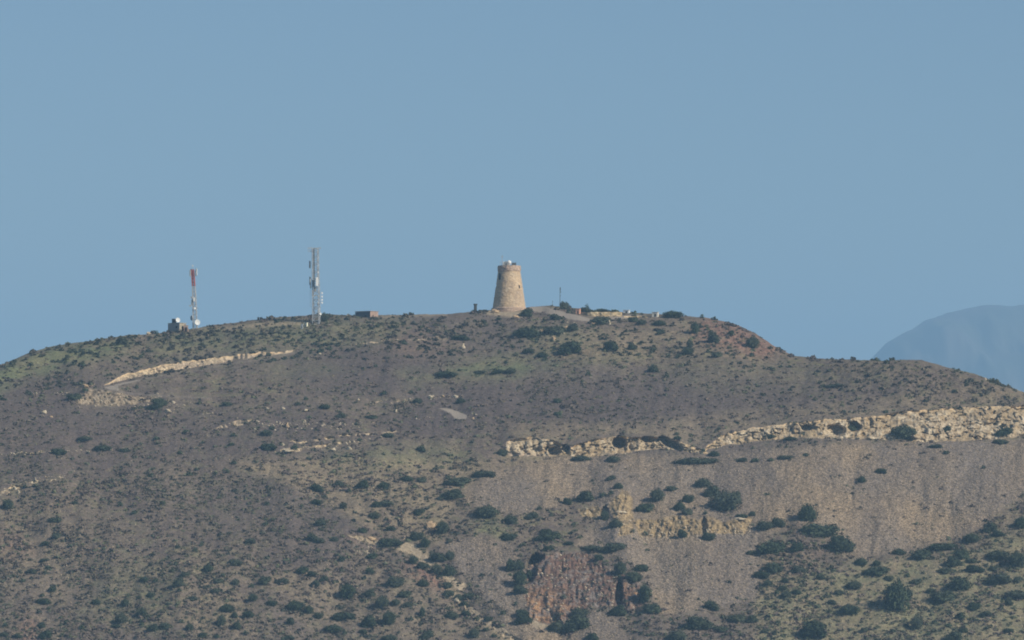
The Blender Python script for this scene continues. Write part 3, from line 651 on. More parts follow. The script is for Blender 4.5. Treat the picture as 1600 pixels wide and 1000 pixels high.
dish(mB, (xB(489),-.6,zB_(476)), .28, (-.2,-.9,0)); dish(mB, (xB(496.5),-.8,zB_(476)), .30, (.3,-.9,0)); panel(mB, (xB(498),-.7,zB_(487)), .28, 1.6, white, -.2)
dish(mB, (xB(500.6),-.7,zB_(490.5)), .42, (.5,-.8,0)); dish(mB, (xB(492.7),-.8,zB_(462)), .28, (.0,-1,0))
MB().box((xB(498),-.9,.7), (.8,.6,.7)).build('foot_cabinet', grey, mB)
for u_ in (489, 500): MB().tube((xB(u_),.3,zB_(508)), (xB(493.6+(u_-494)*.15),.1,zB_(478)), .07, n=4).build('stay', metal, mB)
# the second mast's ground: masonry base
MB().box((xB(494.5),0,.15), (2.4,2.4,.5), .3).build('base', flat('concrete', (.30,.28,.24)), mB)
MB().box((xB(304+190.2-494+.8+494-0)*0+.15,0,.15), (2.4,2.4,.6), .3).build('base', bpy.data.materials['concrete'], mA)
# ------------------------------------------------------------ shrubs
LARGE = [ # u, v, w, h, label
(1262,803,27,27,'dark angular bush at the left edge of the big scree'),
(1282,829,56,23,'wide flat dark green bush just below the dark angular bush of the big scree'),
(1314,853,42,27,'large rounded bush leaning right at the lower left corner of the big scree'),
(1401,936,36,44,'tallest dark green tree-like bush standing alone in the lower right scrub'),
(1270,984,40,32,'large dark bush at the bottom edge left of the tallest lone bush'),
(1134,786,46,28,'largest bush of the dark clump in the middle of the upper scree'),
(1112,769,24,18,'middle bush stacked between the two ends of the clump on the upper scree'),
(1099,755,23,14,'top left bush of the clump on the upper scree'),
(1150,775,13,17,'small upright bush at the right tip of the clump on the upper scree'),
(1092,976,44,21,'wide oval dark bush near the bottom edge below the pale scree tongue'),
(1127,982,25,11,'small flat bush touching the right of the wide oval bush near the bottom edge'),
(960,855,37,18,'big domed bush on the ledge above the right end of the red cliff'),
(926,857,32,9,'thin flat bush trailing left of the big domed bush above the red cliff'),
(900,976,40,26,'dense dark green bush in the hollow under the red cliff'),
(870,980,28,18,'dark bush left of the dense bush in the hollow under the red cliff'),
(906,958,24,18,'bush climbing the right foot of the red cliff above the dense hollow bush'),
(818,968,27,16,'lower of two rounded bushes at the left foot of the red cliff'),
(816,957,20,12,'upper of two rounded bushes at the left foot of the red cliff'),
(805,884,26,20,'tall green bush at the upper left flank of the red cliff'),
(812,905,20,22,'bush halfway down the left flank of the red cliff'),
(813,922,22,14,'lowest green bush on the left flank of the red cliff'),
(1007,930,19,26,'upright bush against the orange rock at the right end of the red cliff'),
(1018,951,25,17,'rounded bush below the upright bush at the right end of the red cliff'),
(966,956,26,17,'dark bush under the cleft at the right of the red cliff'),
(991,901,24,19,'greyish green bush above the orange rock at the right end of the red cliff'),
(1001,887,22,14,'grey bush on the scree above the greyish green bush, right of the red cliff'),
(969,890,18,18,'bush at the top of the dark cleft in the red cliff'),
(1112,947,24,15,'lone oval bush in the middle of the lower scree'),
(1058,994,30,18,'round bush cut by the bottom edge left of the wide oval bush'),
(1152,966,28,14,'left of the paired dark bushes on the lower right slope'),
(1176,969,20,12,'right of the paired dark bushes on the lower right slope'),
(1440,866,28,17,'left bush of the line along the lower edge of the big scree'),
(1472,855,46,15,'long bush along the lower edge of the big scree'),
(1519,843,25,14,'compact green bush at the upper end of the line under the big scree'),
(1547,826,22,16,'pale leafy bush at the right end of the big scree edge'),
(1595,819,20,17,'dark bush cut by the right edge at the side of the big scree'),
(1502,866,22,18,'upper bush of the slanting chain in the lower right scrub'),
(1490,879,26,17,'middle bush of the slanting chain in the lower right scrub'),
(1476,891,22,11,'lowest bush of the slanting chain in the lower right scrub'),
(1558,869,36,19,'large oval bush right of the slanting chain, near the right edge'),
(1590,876,26,22,'bush at the right edge beside the large oval bush'),
(1561,906,38,18,'oval bush slanting up rightwards below the large oval one, near the right edge'),
(1500,913,33,22,'large squarish dark bush right of the tallest lone bush'),
(1473,932,36,20,'wide dark bush touching the lower left of the large squarish bush'),
(1523,890,30,12,'flat bush above the large squarish bush on the lower right slope'),
(1370,892,38,17,'wide bush with a small knob on top, above the tallest lone bush'),
(1592,930,36,17,'wide dark bush at the right edge above the bottom corner'),
(1328,954,30,15,'flat bush left of the tallest lone bush, near the bottom'),
(1490,996,26,18,'bright green bush cut by the bottom edge at the lower right'),
(1210,857,50,22,'very wide dark bush on the ledge at the lower left end of the scree'),
(1196,821,24,15,'left bush of the pair on the scree ledge right of the yellow crag'),
(1216,818,22,15,'right bush of the pair on the scree ledge right of the yellow crag'),
(1210,887,26,20,'rounded bush below the very wide bush at the lower left end of the scree'),
(1188,898,24,14,'dark low bush left of the rounded bush at the scree end'),
(1412,678,38,20,'dark bush halfway along the foot of the long pale rock face'),
(1570,675,28,14,'bush on the long pale rock face near the right edge'),
(1080,721,48,11,'long low bush on the quarry shelf under the rock rim'),
(1108,719,26,9,'right tip of the low hedge on the quarry shelf under the rock rim'),
(706,774,36,17,'dark oval bush at the upper left corner of the grey scree'),
(715,752,40,16,'bush above the dark oval bush at the corner of the grey scree'),
(755,741,34,12,'greyish bush on the upper left rim of the grey scree'),
(760,801,36,18,'large dark bush below the grey scree, above the bright green patch'),
(797,813,18,14,'small dark bush right of the large bush above the bright green patch'),
(691,826,19,18,'dark conical bush beside the pale outcrop'),
(652,837,20,14,'upper half of the elongated bush above the tan gully'),
(664,849,15,14,'lower half of the elongated bush above the tan gully'),
(611,847,36,15,'wide olive bush right of the pale orange bank'),
(684,871,26,17,'brightest green bush beside the tan gully'),
(703,869,14,14,'small upright bush touching the right of the brightest green bush by the gully'),
(682,891,17,15,'dark round bush at the end of the tan gully'),
(702,893,20,17,'grey bush right of the dark round bush at the end of the tan gully'),
(646,876,14,12,'upper of two bushes on the left bank of the tan gully'),
(661,886,22,12,'lower of two bushes on the left bank of the tan gully'),
(543,926,24,22,'tall grey green bush in the middle of the lower left slope'),
(535,963,36,16,'wide dark green bush near the bottom of the lower left slope'),
(462,947,28,15,'elongated dark bush in the lower left slope, upper of a trailing pair'),
(575,973,24,20,'greyish bush right of the wide dark one near the bottom edge'),
(608,967,19,20,'upright bush right of the greyish bush near the bottom edge'),
(618,909,24,18,'green grey bush left of the orange bank'),
(577,928,19,13,'dark rounded bush right of the tall grey green one'),
(632,928,21,12,'flat dark bush below the orange bank'),
(597,942,20,18,'dark clump under the flat bushes below the orange bank'),
(520,983,28,12,'grey flat bush near the bottom edge left of centre'),
(890,544,36,22,'large blue green bush in the slope below the summit, right of the tower'),
(823,520,40,17,'wide dark bush on the slope straight below the tower'),
(866,516,34,14,'wide dark bush right of the one straight below the tower'),
(895,512,18,12,'third bush of the dark row below the tower'),
(938,500,30,14,'dark bush just below the yellow masonry wall'),
(955,540,22,19,'green bush below the middle of the summit ridge'),
(1052,492,30,10,'big rounded dark bush on the skyline right of the white hut'),
(1115,528,19,18,'bush in the reddish rocks near the right end of the summit'),
(1176,536,20,17,'bush on the steep reddish rocks at the right end of the summit'),
(882,477,13,13,'dark domed bush on the skyline beside the tall pole'),
(822,490,20,11,'green bush at the right foot of the tower'),
(249,629,24,17,'bright green patch of bush right of the hairpin rubble'),
(507,497,13,12,'dark bush at the right foot of the tall lattice mast'),
(697,585,33,9,'long dark bush below the pale green meadow'),
(1305,603,32,6,'long thin green bush on the smooth right shoulder'),
(530,756,16,10,''),(115,620,22,12,''),
]
if True:
    SM = """48,893,18,8;70,894,11,8;82,921,11,9;66,929,10,7;68,940,22,12;75,950,7,5;150,941,14,8;88,837,14,10;70,849,14,9;118,785,11,8;188,787,11,9;210,800,13,7;255,785,12,7;69,875,15,7;75,887,12,6;36,907,11,6;278,853,11,8;314,851,9,6;305,859,11,9;269,889,11,9;275,881,9,6;325,888,14,12;279,911,18,15;280,922,10,7;225,906,13,8;243,906,12,6;300,934,13,9;335,924,12,10;236,929,12,9;195,943,12,11;218,933,10,6;219,942,8,6;222,957,12,13;189,967,18,14;248,963,10,7;239,982,18,12;259,977,18,12;283,970,10,9;296,981,12,11;104,971,13,6;128,980,12,7;64,978,14,10;71,993,18,14;28,993,13,8;7,992,14,8;97,991,10,8;27,964,8,5;8,976,13,6;184,977,20,5;222,974,11,6;348,898,10,6;355,951,22,12;366,962,12,9;388,960,18,12;346,970,12,16;370,979,12,12;385,988,14,7;316,992,14,10;338,993,14,7;340,907,16,8;368,910,12,10;395,934,14,11;393,915,12,7;368,878,20,12;390,845,17,9;288,898,14,8;3,938,6,9;200,930,9,8
567,758,18,13;600,760,18,12;495,763,22,12;493,784,18,10;508,776,10,7;536,790,12,12;604,787,24,12;588,789,14,9;654,800,17,12;585,806,18,10;500,817,17,12;566,829,14,8;611,826,15,9;417,786,11,7;471,790,9,7;415,817,12,8;488,840,18,12;500,845,14,10;523,843,13,8;581,869,17,11;534,873,12,9;577,893,15,10;413,907,18,15;443,909,16,9;492,913,14,11;472,890,18,13;488,897,18,9;506,905,14,9;661,911,18,12;699,914,14,12;700,928,18,13;734,932,20,12;716,935,14,11;724,944,14,8;618,942,14,10;637,945,14,9;482,954,14,12;498,962,15,11;454,970,12,13;425,943,16,10;642,966,11,8;660,957,8,14;567,987,13,9;538,988,10,9;668,993,20,14;608,998,24,10;740,990,16,14;705,962,22,12;728,958,16,9;745,966,12,8;764,966,13,8;775,975,13,8;760,983,14,7;772,992,12,7;441,998,8,8;450,997,20,7;786,957,12,8;752,897,10,7;797,884,10,18;546,766,10,7;635,748,20,9;658,750,14,9;700,745,12,8
786,707,15,12;908,716,28,9;958,718,20,10;1116,710,16,9;1099,703,9,6;1160,719,18,7;1180,719,16,6;1205,718,14,6;1228,714,22,7;1260,710,14,5;955,747,15,8;886,785,14,11;915,777,28,16;942,773,14,7;955,770,12,7;966,759,14,10;1027,775,22,18;1050,763,18,9;1076,779,17,14;1008,793,28,16;1062,791,16,14;1073,799,16,12;1102,801,10,6;962,817,20,14;945,807,12,14;843,793,11,8;862,804,8,6;862,836,26,13;896,818,10,7;798,812,20,10;831,807,20,12;795,838,22,12;853,832,18,12;936,870,14,11;989,829,9,9;1008,832,11,9;1066,835,14,14;1108,838,20,14;1160,805,18,7;1175,803,10,10;1175,863,18,9;968,901,9,8;857,858,20,8;835,867,14,10;925,996,22,12;806,943,10,7;888,848,16,7;850,840,30,12;828,897,10,16
1245,855,20,20;1248,891,26,12;1226,907,12,9;1370,881,12,9;1389,904,15,10;1335,915,24,12;1490,880,14,12;1517,876,16,10;1554,888,16,9;1455,923,14,8;1523,947,18,14;1500,964,15,12;1433,975,18,20;1460,972,12,7;1482,976,16,6;1597,772,8,12;1405,863,20,10;1345,878,20,12;1228,930,16,10;1222,919,14,9;1418,898,12,8;1431,909,18,10;1560,835,22,9;1200,912,14,9;1214,925,12,8;1330,668,20,10;1565,690,22,9;1480,669,12,9;1235,685,22,6;1376,735,18,10;1347,750,12,10;1537,730,10,6;1462,697,24,6;1478,706,14,7;1318,642,10,5;1384,643,12,5;1205,682,18,6;1255,678,8,5;1420,930,10,18;1300,941,14,8;1576,942,14,10;1590,905,12,12;1540,960,20,9;1310,925,12,9;1283,902,14,9;1245,925,14,8;1505,985,14,8;1450,990,12,8;1395,985,12,7;1350,985,14,8;1575,985,16,9;1196,985,14,8;1215,970,12,8
720,528,26,10;749,581,20,7;777,581,20,8;798,580,16,9;642,612,10,7;600,614,14,7;587,571,8,6;590,508,10,7;632,534,12,8;652,627,14,9;532,650,16,9;580,651,20,6;425,668,12,7;416,677,18,9;420,698,24,13;461,697,12,8;605,680,20,8;562,687,12,6;658,702,14,11;478,622,10,6;507,635,18,8;466,631,10,6;790,565,10,6;720,627,16,8
824,485,14,8;868,496,18,9;889,485,10,7;1003,504,14,8;1030,505,20,9;1097,494,9,8;1086,513,12,16;1142,521,12,9;1033,519,14,8;989,499,14,9;825,548,18,11;847,554,18,9;852,560,12,7;987,543,14,9;1020,545,10,7;1075,549,18,11;1078,538,10,12;1107,547,10,7;1120,554,16,10;1021,576,14,12;1042,587,10,8;960,565,8,10;919,582,10,9;871,625,12,9;871,646,16,6;910,595,8,6;1057,677,11,6;1059,684,16,6;1123,669,8,6;1175,553,12,8;917,477,9,10;915,485,20,8;940,485,22,5;960,486,16,4;830,485,10,6
130,569,10,8;242,636,24,9;133,609,14,7;132,686,22,7;160,700,26,9;92,705,22,12;195,703,18,7;245,684,14,6;312,628,10,8;355,631,16,8;365,679,14,6;362,693,14,6;281,706,12,6;291,674,14,6;213,603,9,8;220,556,10,6;190,533,22,11;235,742,14,7;295,740,14,6;307,733,9,6;355,736,10,7;365,722,14,6;279,526,14,7;245,519,8,7;12,790,16,14;40,759,10,8;85,812,20,9"""
    SMALL = [tuple(float(x) for x in t.split(',')) for L_ in SM.split('\n') for t in L_.split(';')]
leaf = NT('dark_shrub_foliage')
lc = leaf.mix(leaf.rng(leaf.noise(1.7, 3), .35, .65), (.040,.058,.036), (.070,.092,.054))
lc = leaf.mix(leaf.rng(leaf.objrand(), .2, 1, 0, .8), lc, (.088,.100,.072)); leaf.color(leaf.mul(lc, leaf.rng(leaf.vor(6), 0, 1, .7, 1.35)))
stemm = flat('shrub_bark', (.10,.08,.065), .9, .2)
def shrub_mesh(seed, lobes, nleaf=1500, flatness=.8):
    """unit shrub: about 1 wide and 1 high, standing on z=0; lobes (x, y, z, r)"""
    r_ = np.random.default_rng(seed); Vs = []; Fs = []; n = 0
    tot = sum(l[3]**2 for l in lobes)
    for (x, y, z, r) in lobes:
        # ragged inner mass
        nu, nv = 14, 8; th, ph = np.meshgrid(np.linspace(0, 2*np.pi, nu, endpoint=False), np.linspace(.05, np.pi-.05, nv))
        d = r*.72*(1+.25*fbm(th*1.3+seed, ph*2, 2, seed))
        pts = np.stack([x+d*np.sin(ph)*np.cos(th), y+d*np.sin(ph)*np.sin(th), np.maximum(z+d*np.cos(ph), -.12)], -1).reshape(-1, 3)
        f = [(a*nu+b, a*nu+(b+1) % nu, (a+1)*nu+(b+1) % nu, (a+1)*nu+b) for a in range(nv-1) for b in range(nu)]
        Vs.append(pts); Fs.append(np.array(f)+n); n += len(pts)
        k = int(nleaf*r*r/tot)
        c = r_.normal(size=(k, 3)); c /= np.linalg.norm(c, axis=1)[:, None]
        hgt = c[:, 2]; c[:, 2] = np.abs(hgt)*np.where(r_.random(k) < .75, 1, -1)
        rad = r*(.66+.42*r_.random(k)**.8)*(1+.22*np.sin(c[:, 0]*5+seed)*np.cos(c[:, 1]*6+seed*2)*1.0)
        ctr = c*rad[:, None]+np.array([x, y, z]); ctr[:, 2] = np.maximum(ctr[:, 2], -.08+.1*r_.random(k))
        nrm = c+r_.normal(size=(k, 3))*.7; nrm /= np.linalg.norm(nrm, axis=1)[:, None]
        t = np.cross(nrm, r_.normal(size=(k, 3))); t /= np.linalg.norm(t, axis=1)[:, None]; b = np.cross(nrm, t)
        s1 = (.022+.034*r_.random(k))[:, None]; s2 = s1*(.5+.6*r_.random(k))[:, None]
        q = np.stack([ctr-t*s1-b*s2*.3, ctr+b*s2*-1, ctr+t*s1+b*s2*.2, ctr+b*s2], 1).reshape(-1, 3)
        Vs.append(q); Fs.append(np.arange(4*k).reshape(-1, 4)+n); n += 4*k
    return mesh_np('foliage', np.vstack(Vs), np.vstack(Fs))
SH = [
 [(0,0,.42,.46),(-.28,.05,.3,.26),(.27,-.05,.33,.27)],
 [(-.18,0,.40,.36),(.2,.05,.46,.36),(.0,-.15,.28,.3),(.38,0,.2,.18)],
 [(0,0,.5,.40),(-.25,.1,.3,.28),(.15,-.1,.7,.24),(.3,0,.3,.22)],
 [(-.3,0,.33,.25),(-.02,.05,.45,.33),(.28,0,.5,.27),(.05,-.15,.25,.28)],
 [(-.25,0,.5,.27),(.05,0,.42,.36),(.33,.05,.28,.2),(-.42,0,.25,.15)],
 [(0,0,.44,.5)],
 [(-.15,0,.35,.34),(.12,0,.6,.33),(.25,.1,.36,.27),(-.3,-.05,.2,.22)],
]
SHM = [shrub_mesh(100+i, L_) for i, L_ in enumerate(SH)]
for m_ in SHM: m_.materials.append(leaf.m)
stem_mb = MB()
for a_ in range(5):
    t = a_*1.3; stem_mb.tube((0,0,-.25), (.16*math.cos(t), .16*math.sin(t), .45), .035, .015, n=5)
STEM = bpy.data.meshes.new('stem'); STEM.from_pydata([tuple(p) for p in stem_mb.v], [], stem_mb.f); STEM.materials.append(stemm)
def put_shrub(u, v, w_, h_, label, group, i):
    vb = v+h_*.50; b = P(u, vb); k = b.y/F
    o = bpy.data.objects.new('shrub', None); col.objects.link(o); o.empty_display_size = .5
    W = w_*k*1.06; H = h_*k*1.20
    o.location = b+Vector((0, W*.18, -.1)); o.scale = (W, min(max(W*.9, H*.8), 7.0), H); o.rotation_euler.z = random.uniform(-.5, .5)
    if random.random() < .5: o.scale.x *= -1; 
    tag(o, label, 'shrub', group)
    f = bpy.data.objects.new('foliage', SHM[i]); col.objects.link(f); f.parent = o
    s = bpy.data.objects.new('stem', STEM); col.objects.link(s); s.parent = o
    return o
LM = [(261,512,'the grey blockhouse'),(304,500,'the red and white mast'),(494,500,'the tall pale mast'),(571,492,'the low pink building'),(743,480,'the little pillar'),(796,480,'the tower'),
 (875,470,'the tall thin pole'),(940,492,'the yellow masonry wall'),(1025,492,'the white hut'),(1050,491,'the big skyline bush'),(1150,520,'the reddish summit rocks'),(1176,536,'the bush on the red rocks'),
 (180,603,'the hairpin bend'),(185,625,'the hairpin rubble'),(262,642,'the flat pale boulder'),(74,647,'the two far left boulders'),(300,570,'the long pale road cut'),(440,550,'the end of the long road cut'),
 (368,662,'the small tan cutting'),(449,703,'the largest pale ledge rock'),(546,700,'the end of the stone line'),(462,655,'the two tan rocks left of centre'),(590,628,'the faint upper stone row'),(619,641,'the pointed pale boulder'),
 (710,648,'the grey road patch'),(692,619,'the pair of white boulders'),(724,541,'the upright pale boulder'),(770,568,'the pale green meadow'),(890,544,'the large blue green bush'),(840,520,'the dark row below the tower'),
 (1305,603,'the long thin green bush'),(40,758,'the white stone row at the left edge'),(820,695,'the left pale quarry crag'),(968,690,'the dark quarry hollow'),(1060,695,'the curved shadowed quarry ledge'),(1120,690,'the start of the long rock face'),
 (1310,670,'the long rock face hollows'),(1412,678,'the bush at the rock face foot'),(1560,665,'the right end of the long rock face'),(1080,721,'the long low shelf bush'),(715,762,'the grey scree corner bushes'),(830,760,'the grey scree'),
 (770,825,'the bright green patch'),(760,801,'the large bush above the green patch'),(674,820,'the yellow outcrop'),(580,841,'the pale orange outcrop'),(614,849,'the wide olive bush'),(660,848,'the elongated gully bush'),(684,871,'the brightest green gully bush'),
 (675,890,'the orange bank'),(714,938,'the white rock in the gully'),(790,990,'the foot of the pale gully'),(973,795,'the yellow crag peak'),(1085,822,'the yellow crag band'),(1134,786,'the dark clump on the upper scree'),(1262,803,'the dark angular scree bush'),
 (1314,853,'the large leaning bush'),(1210,857,'the very wide ledge bush'),(960,855,'the big domed bush'),(880,915,'the red cliff'),(812,905,'the left flank of the red cliff'),(1000,930,'the orange end of the red cliff'),(900,975,'the hollow under the red cliff'),
 (1112,947,'the lone oval scree bush'),(1092,976,'the wide oval bush at the bottom'),(1160,967,'the paired dark bushes'),(1270,984,'the large bottom edge bush'),(1401,936,'the tallest lone bush'),(1500,913,'the large squarish bush'),(1370,892,'the wide knobbed bush'),
 (1490,880,'the slanting chain of bushes'),(1558,869,'the large oval bush at right'),(1455,860,'the bushes along the scree foot'),(1560,906,'the slanting oval bush'),(1490,996,'the bright green bottom bush'),(1595,819,'the bush at the scree right edge'),(1420,760,'the middle of the big scree'),
 (543,926,'the tall grey green bush'),(535,963,'the wide dark bush near the bottom'),(462,947,'the trailing pair of bushes'),(610,967,'the upright bush near the bottom'),(590,935,'the dark clump below the orange bank'),(530,756,'the bush high on the yellowish slope'),
 (30,850,'the orange earth at the left edge'),(0,1000,'the bottom left corner'),(68,940,'the widest far left bush'),(279,911,'the largest bush on the left slope'),(355,951,'the long dark bush low on the left'),(250,970,'the close pair near the bottom left'),(388,845,'the greyish bush at the left slope edge'),(500,830,'the bush string on the yellowish slope'),(1600,1000,'the bottom right corner')]
used = set()
def where(u, v, w_, h_):
    shape = 'flat' if w_/h_ > 1.9 else ('round' if w_/h_ < 1.2 else 'oval'); size = 'tiny' if w_ < 10 else ('small' if w_ < 17 else 'medium sized')
    for (lu, lv, ph) in sorted(LM, key=lambda t: math.hypot(t[0]-u, t[1]-v)):
        d = math.hypot(lu-u, lv-v)
        if d < 7: continue
        a = math.degrees(math.atan2(lv-v, u-lu)) % 360; s_ = int((a+22.5)//45) % 8
        di = ['right of', 'up and right of', 'above', 'up and left of', 'left of', 'down and left of', 'below', 'down and right of'][s_]
        pre = 'close ' if d < 26 else ('' if d < 60 else 'well ')
        if d > 130: break
        k_ = (shape, size, pre+di, ph)
        if k_ in used: continue
        used.add(k_); return ' '.join(f'{size} {shape} bush {pre}{di} {ph}'.split())
    return None
items = [(u, v, w_, h_, l) for (u, v, w_, h_, l) in LARGE if l] + [(t[0], t[1], t[2], t[3], '') for t in LARGE if not t[4]]
small = sorted(SMALL, key=lambda t: -t[2]*t[3]); nl = len(items); 
keep, rest = small[:max(0, 300-nl)], small[max(0, 300-nl):]
items += [(*t, '') for t in keep]
for n_, (u, v, w_, h_, l) in enumerate(items):
    g_ = None
    if not l: l = where(u, v, w_, h_) or 'small dark bush on the open slope far from any landmark'
    g_ = 'dark shrubs scattered over the hillside'
    i = 5 if (w_/h_ < 1.2 and n_ % 2) else n_ % 7
    put_shrub(u, v, w_, h_, l, g_, i)
    if len(l.split()) > 16: print('LONG', len(l.split()), l)

# --- low scrub: nobody could count it
def density(u, v):
    """relative density of small grey-brown scrub and its greenness"""
    return 1.
NS = 120000
gi = rng.integers(0, NR-1, NS); gj = rng.integers(0, len(us)-1, NS)
sU, sV = U[gi, gj], V[gi, gj]
sel = (sV < 1040)
avoid = np.clip(scr*1.0, 0, 1)[gi, gj]*.93+rock[gi, gj]+cut[gi, gj]+road[gi, gj]*1.2+.8*soft[gi, gj]+.75*redc[gi, gj]+pale[gi, gj]+.6*rub[gi, gj]
clump = vnoise(sU/22, sV/14, 61)*.6+vnoise(sU/70, sV/40, 62)*.6
dens = .06+1.25*clump**1.9*(.55+.45*sm(700, 760, sV)+.3*sm(560, 520, sV))
keepm = sel & (rng.random(NS) > avoid) & (rng.random(NS) < dens)
gi, gj, sU, sV = gi[keepm], gj[keepm], sU[keepm], sV[keepm]
def tuft_cloud(c, W, H, nl_, r_):
    """leaf clumps: c (n,3) feet, W/H sizes -> quads"""
    n = len(c); d = r_.normal(size=(n, nl_, 3)); d /= np.linalg.norm(d, axis=2)[:, :, None]; d[:, :, 2] = np.abs(d[:, :, 2])
    rad = (.5+.5*r_.random((n, nl_)))[:, :, None]
    ctr = c[:, None, :]+d*rad*np.stack([W*.5, W*.5, H], -1)[:, None, :]
    nm = d+r_.normal(size=d.shape)*.6; nm /= np.linalg.norm(nm, axis=2)[:, :, None]
    t = np.cross(nm, r_.normal(size=d.shape)); t /= np.linalg.norm(t, axis=2)[:, :, None]; b = np.cross(nm, t)
    s = ((W*.5)[:, None]*(.28+.25*r_.random((n, nl_))))[:, :, None]
    q = np.stack([ctr-t*s, ctr-b*s*.7, ctr+t*s, ctr+b*s*.7], 2).reshape(-1, 3)
    return q, np.arange(len(q)).reshape(-1, 4)
def scrub(idx, name, label, wr, hr, mat, nl_=14):
    c = np.stack([X[gi[idx], gj[idx]], Y[gi[idx], gj[idx]], Zz[gi[idx], gj[idx]]-.08], -1)
    r_ = np.random.default_rng(len(idx)); W = wr[0]+(wr[1]-wr[0])*r_.random(len(idx))**2; H = W*(hr[0]+(hr[1]-hr[0])*r_.random(len(idx)))
    q, f = tuft_cloud(c, W, H, nl_, r_)
    return tag(link(name, mesh_np(name, q, f), mat), label, 'scrub', kind='stuff')
def scrub_mat(name, a, b, c3):
    m = NT(name); c_ = m.mix(m.rng(m.noise(.35, 3), .4, .6), a, b); c_ = m.mix(m.rng(m.noise(.03, 3), .45, .6), c_, c3)
    m.color(m.mul(c_, m.rng(m.vor(1.1), 0, 1, .65, 1.35))); return m.m
greeny = np.clip(grn, 0, 1)[gi, gj]
rr_ = rng.random(len(gi))+.25*(vnoise(sU/40, sV/25, 63)-.5); isg = rr_ < .14+.35*greeny; iso = ~isg & (rr_ > .72)
scrub(np.where(iso)[0], 'dry_grass', 'dry straw coloured tufts between the scrub', (.4, 1.4), (.25, .5), scrub_mat('straw_tufts', (.150,.128,.078), (.215,.175,.110), (.125,.120,.070)), 12)
scrub(np.where(~isg & ~iso)[0], 'scrub', 'low grey brown scrub covering the slopes', (.5, 2.4), (.22, .42), scrub_mat('grey_scrub', (.116,.091,.082), (.166,.130,.102), (.136,.116,.084)))
scrub(np.where(isg)[0], 'green_scrub', 'low green scrub mixed over the slopes', (.6, 2.3), (.25, .42), scrub_mat('green_scrub', (.078,.092,.058), (.128,.134,.074), (.102,.106,.070)))
if rest:
    c = np.array([list(P(t[0], t[1]+t[3]*.4)) for t in rest]); k_ = c[:, 1]/F
    q, f = tuft_cloud(c, np.array([t[2] for t in rest])*k_*.9, np.array([t[3] for t in rest])*k_*.9, 90, rng)
    # finer leaves for these
    q = (q.reshape(-1, 4, 3)-q.reshape(-1, 4, 3).mean(1, keepdims=True))*.55+q.reshape(-1, 4, 3).mean(1, keepdims=True); q = q.reshape(-1, 3)
    tag(link('dark_bushes', mesh_np('dark_bushes', q, f), leaf.m), 'the smallest dark bushes scattered over the hill', 'bushes', kind='stuff')
# extra dark small bushes in the lower slopes, skyline fringe
n = 5200; eu = rng.random(n)*1640-20; ev = 1040-rng.random(n)*380
jj_ = np.clip(((eu+170)/1.25).astype(int), 0, len(us)-2); tt_ = np.clip((ev-VB)/(skyv[jj_]-VB), 0, 1); ii_ = (tt_*(NR-1)).astype(int)
a_ = np.clip(scr[ii_, jj_]*.95+rock[ii_, jj_]+cut[ii_, jj_]+road[ii_, jj_]+redc[ii_, jj_]*.5+soft[ii_, jj_]*.6+pale[ii_, jj_], 0, 1)
pr = (.25+.75*sm(780, 900, ev))*(.35+.65*sm(250, 560, eu)+.0)*(vnoise(eu/30, ev/22, 70)**1.2*.8)
pr = pr*np.where(eu > 1180, .6, 1.); mk = (rng.random(n) > a_) & (rng.random(n) < pr) & (ev > skyv[jj_]+6)
ii_, jj_ = ii_[mk], jj_[mk]; c = np.stack([X[ii_, jj_], Y[ii_, jj_], Zz[ii_, jj_]-.1], -1); W = .7+1.5*rng.random(len(c))**2
q, f = tuft_cloud(c, W, W*.6, 26, rng); tag(link('thicket', mesh_np('thicket', q, f), scrub_mat('thicket_green', (.056,.068,.046), (.088,.094,.062), (.074,.078,.060))), 'small dark green tufts sprinkled over the lower slopes', 'tufts', kind='stuff')
n = 3000; eu = rng.random(n)*1700-50; jj_ = np.clip(((eu+170)/1.25).astype(int), 0, len(us)-2); ev = skyv[jj_]+3+65*rng.random(n)**1.1
tt_ = np.clip((ev-VB)/(skyv[jj_]-VB), 0, 1); ii_ = (tt_*(NR-1)).astype(int)
mk = (rng.random(n) > np.clip(cut[ii_, jj_]+road[ii_, jj_]*1.3+pale[ii_, jj_]+low[ii_, jj_]*.5, 0, 1)) & (vnoise(eu/28, ev/12, 73) > .38) & (rng.random(n) < np.interp(eu, [0, 700, 900, 1200, 1600], [.9, .8, .9, .3, .12]))
ii_, jj_ = ii_[mk], jj_[mk]; c = np.stack([X[ii_, jj_], Y[ii_, jj_], Zz[ii_, jj_]-.1], -1); W = .8+1.5*rng.random(len(c))**1.6
q, f = tuft_cloud(c, W, W*.5, 30, rng); tag(link('summit_scrub', mesh_np('summit_scrub', q, f), scrub_mat('summit_green', (.042,.054,.036), (.080,.088,.052), (.068,.060,.050))), 'grey green scrub covering the top of the hill', 'scrub', kind='stuff')
n = 1000; eu = np.sort(rng.random(n)*1760-80); jj_ = np.clip(((eu+170)/1.25).astype(int), 0, len(us)-2)
mk = (vnoise(eu/13, eu*0, 71)*.6+vnoise(eu/60, eu*0, 72)*.5 > .5) & ~((eu > 762) & (eu < 830)) & ~((eu > 836) & (eu < 862)); jj_ = jj_[mk]; bi = NR-1-rng.integers(0, 6, len(jj_))
c = np.stack([X[bi, jj_], Y[bi, jj_], Zz[bi, jj_]-.1], -1); W = .5+2.1*rng.random(len(c))**3
q, f = tuft_cloud(c, W, W*.5, 30, rng); tag(link('crest_scrub', mesh_np('crest_scrub', q, f), scrub_mat('crest_scrub', (.075,.070,.055), (.12,.09,.075), (.07,.08,.05))), 'fringe of low scrub along the crest of the hill', 'scrub', kind='stuff')
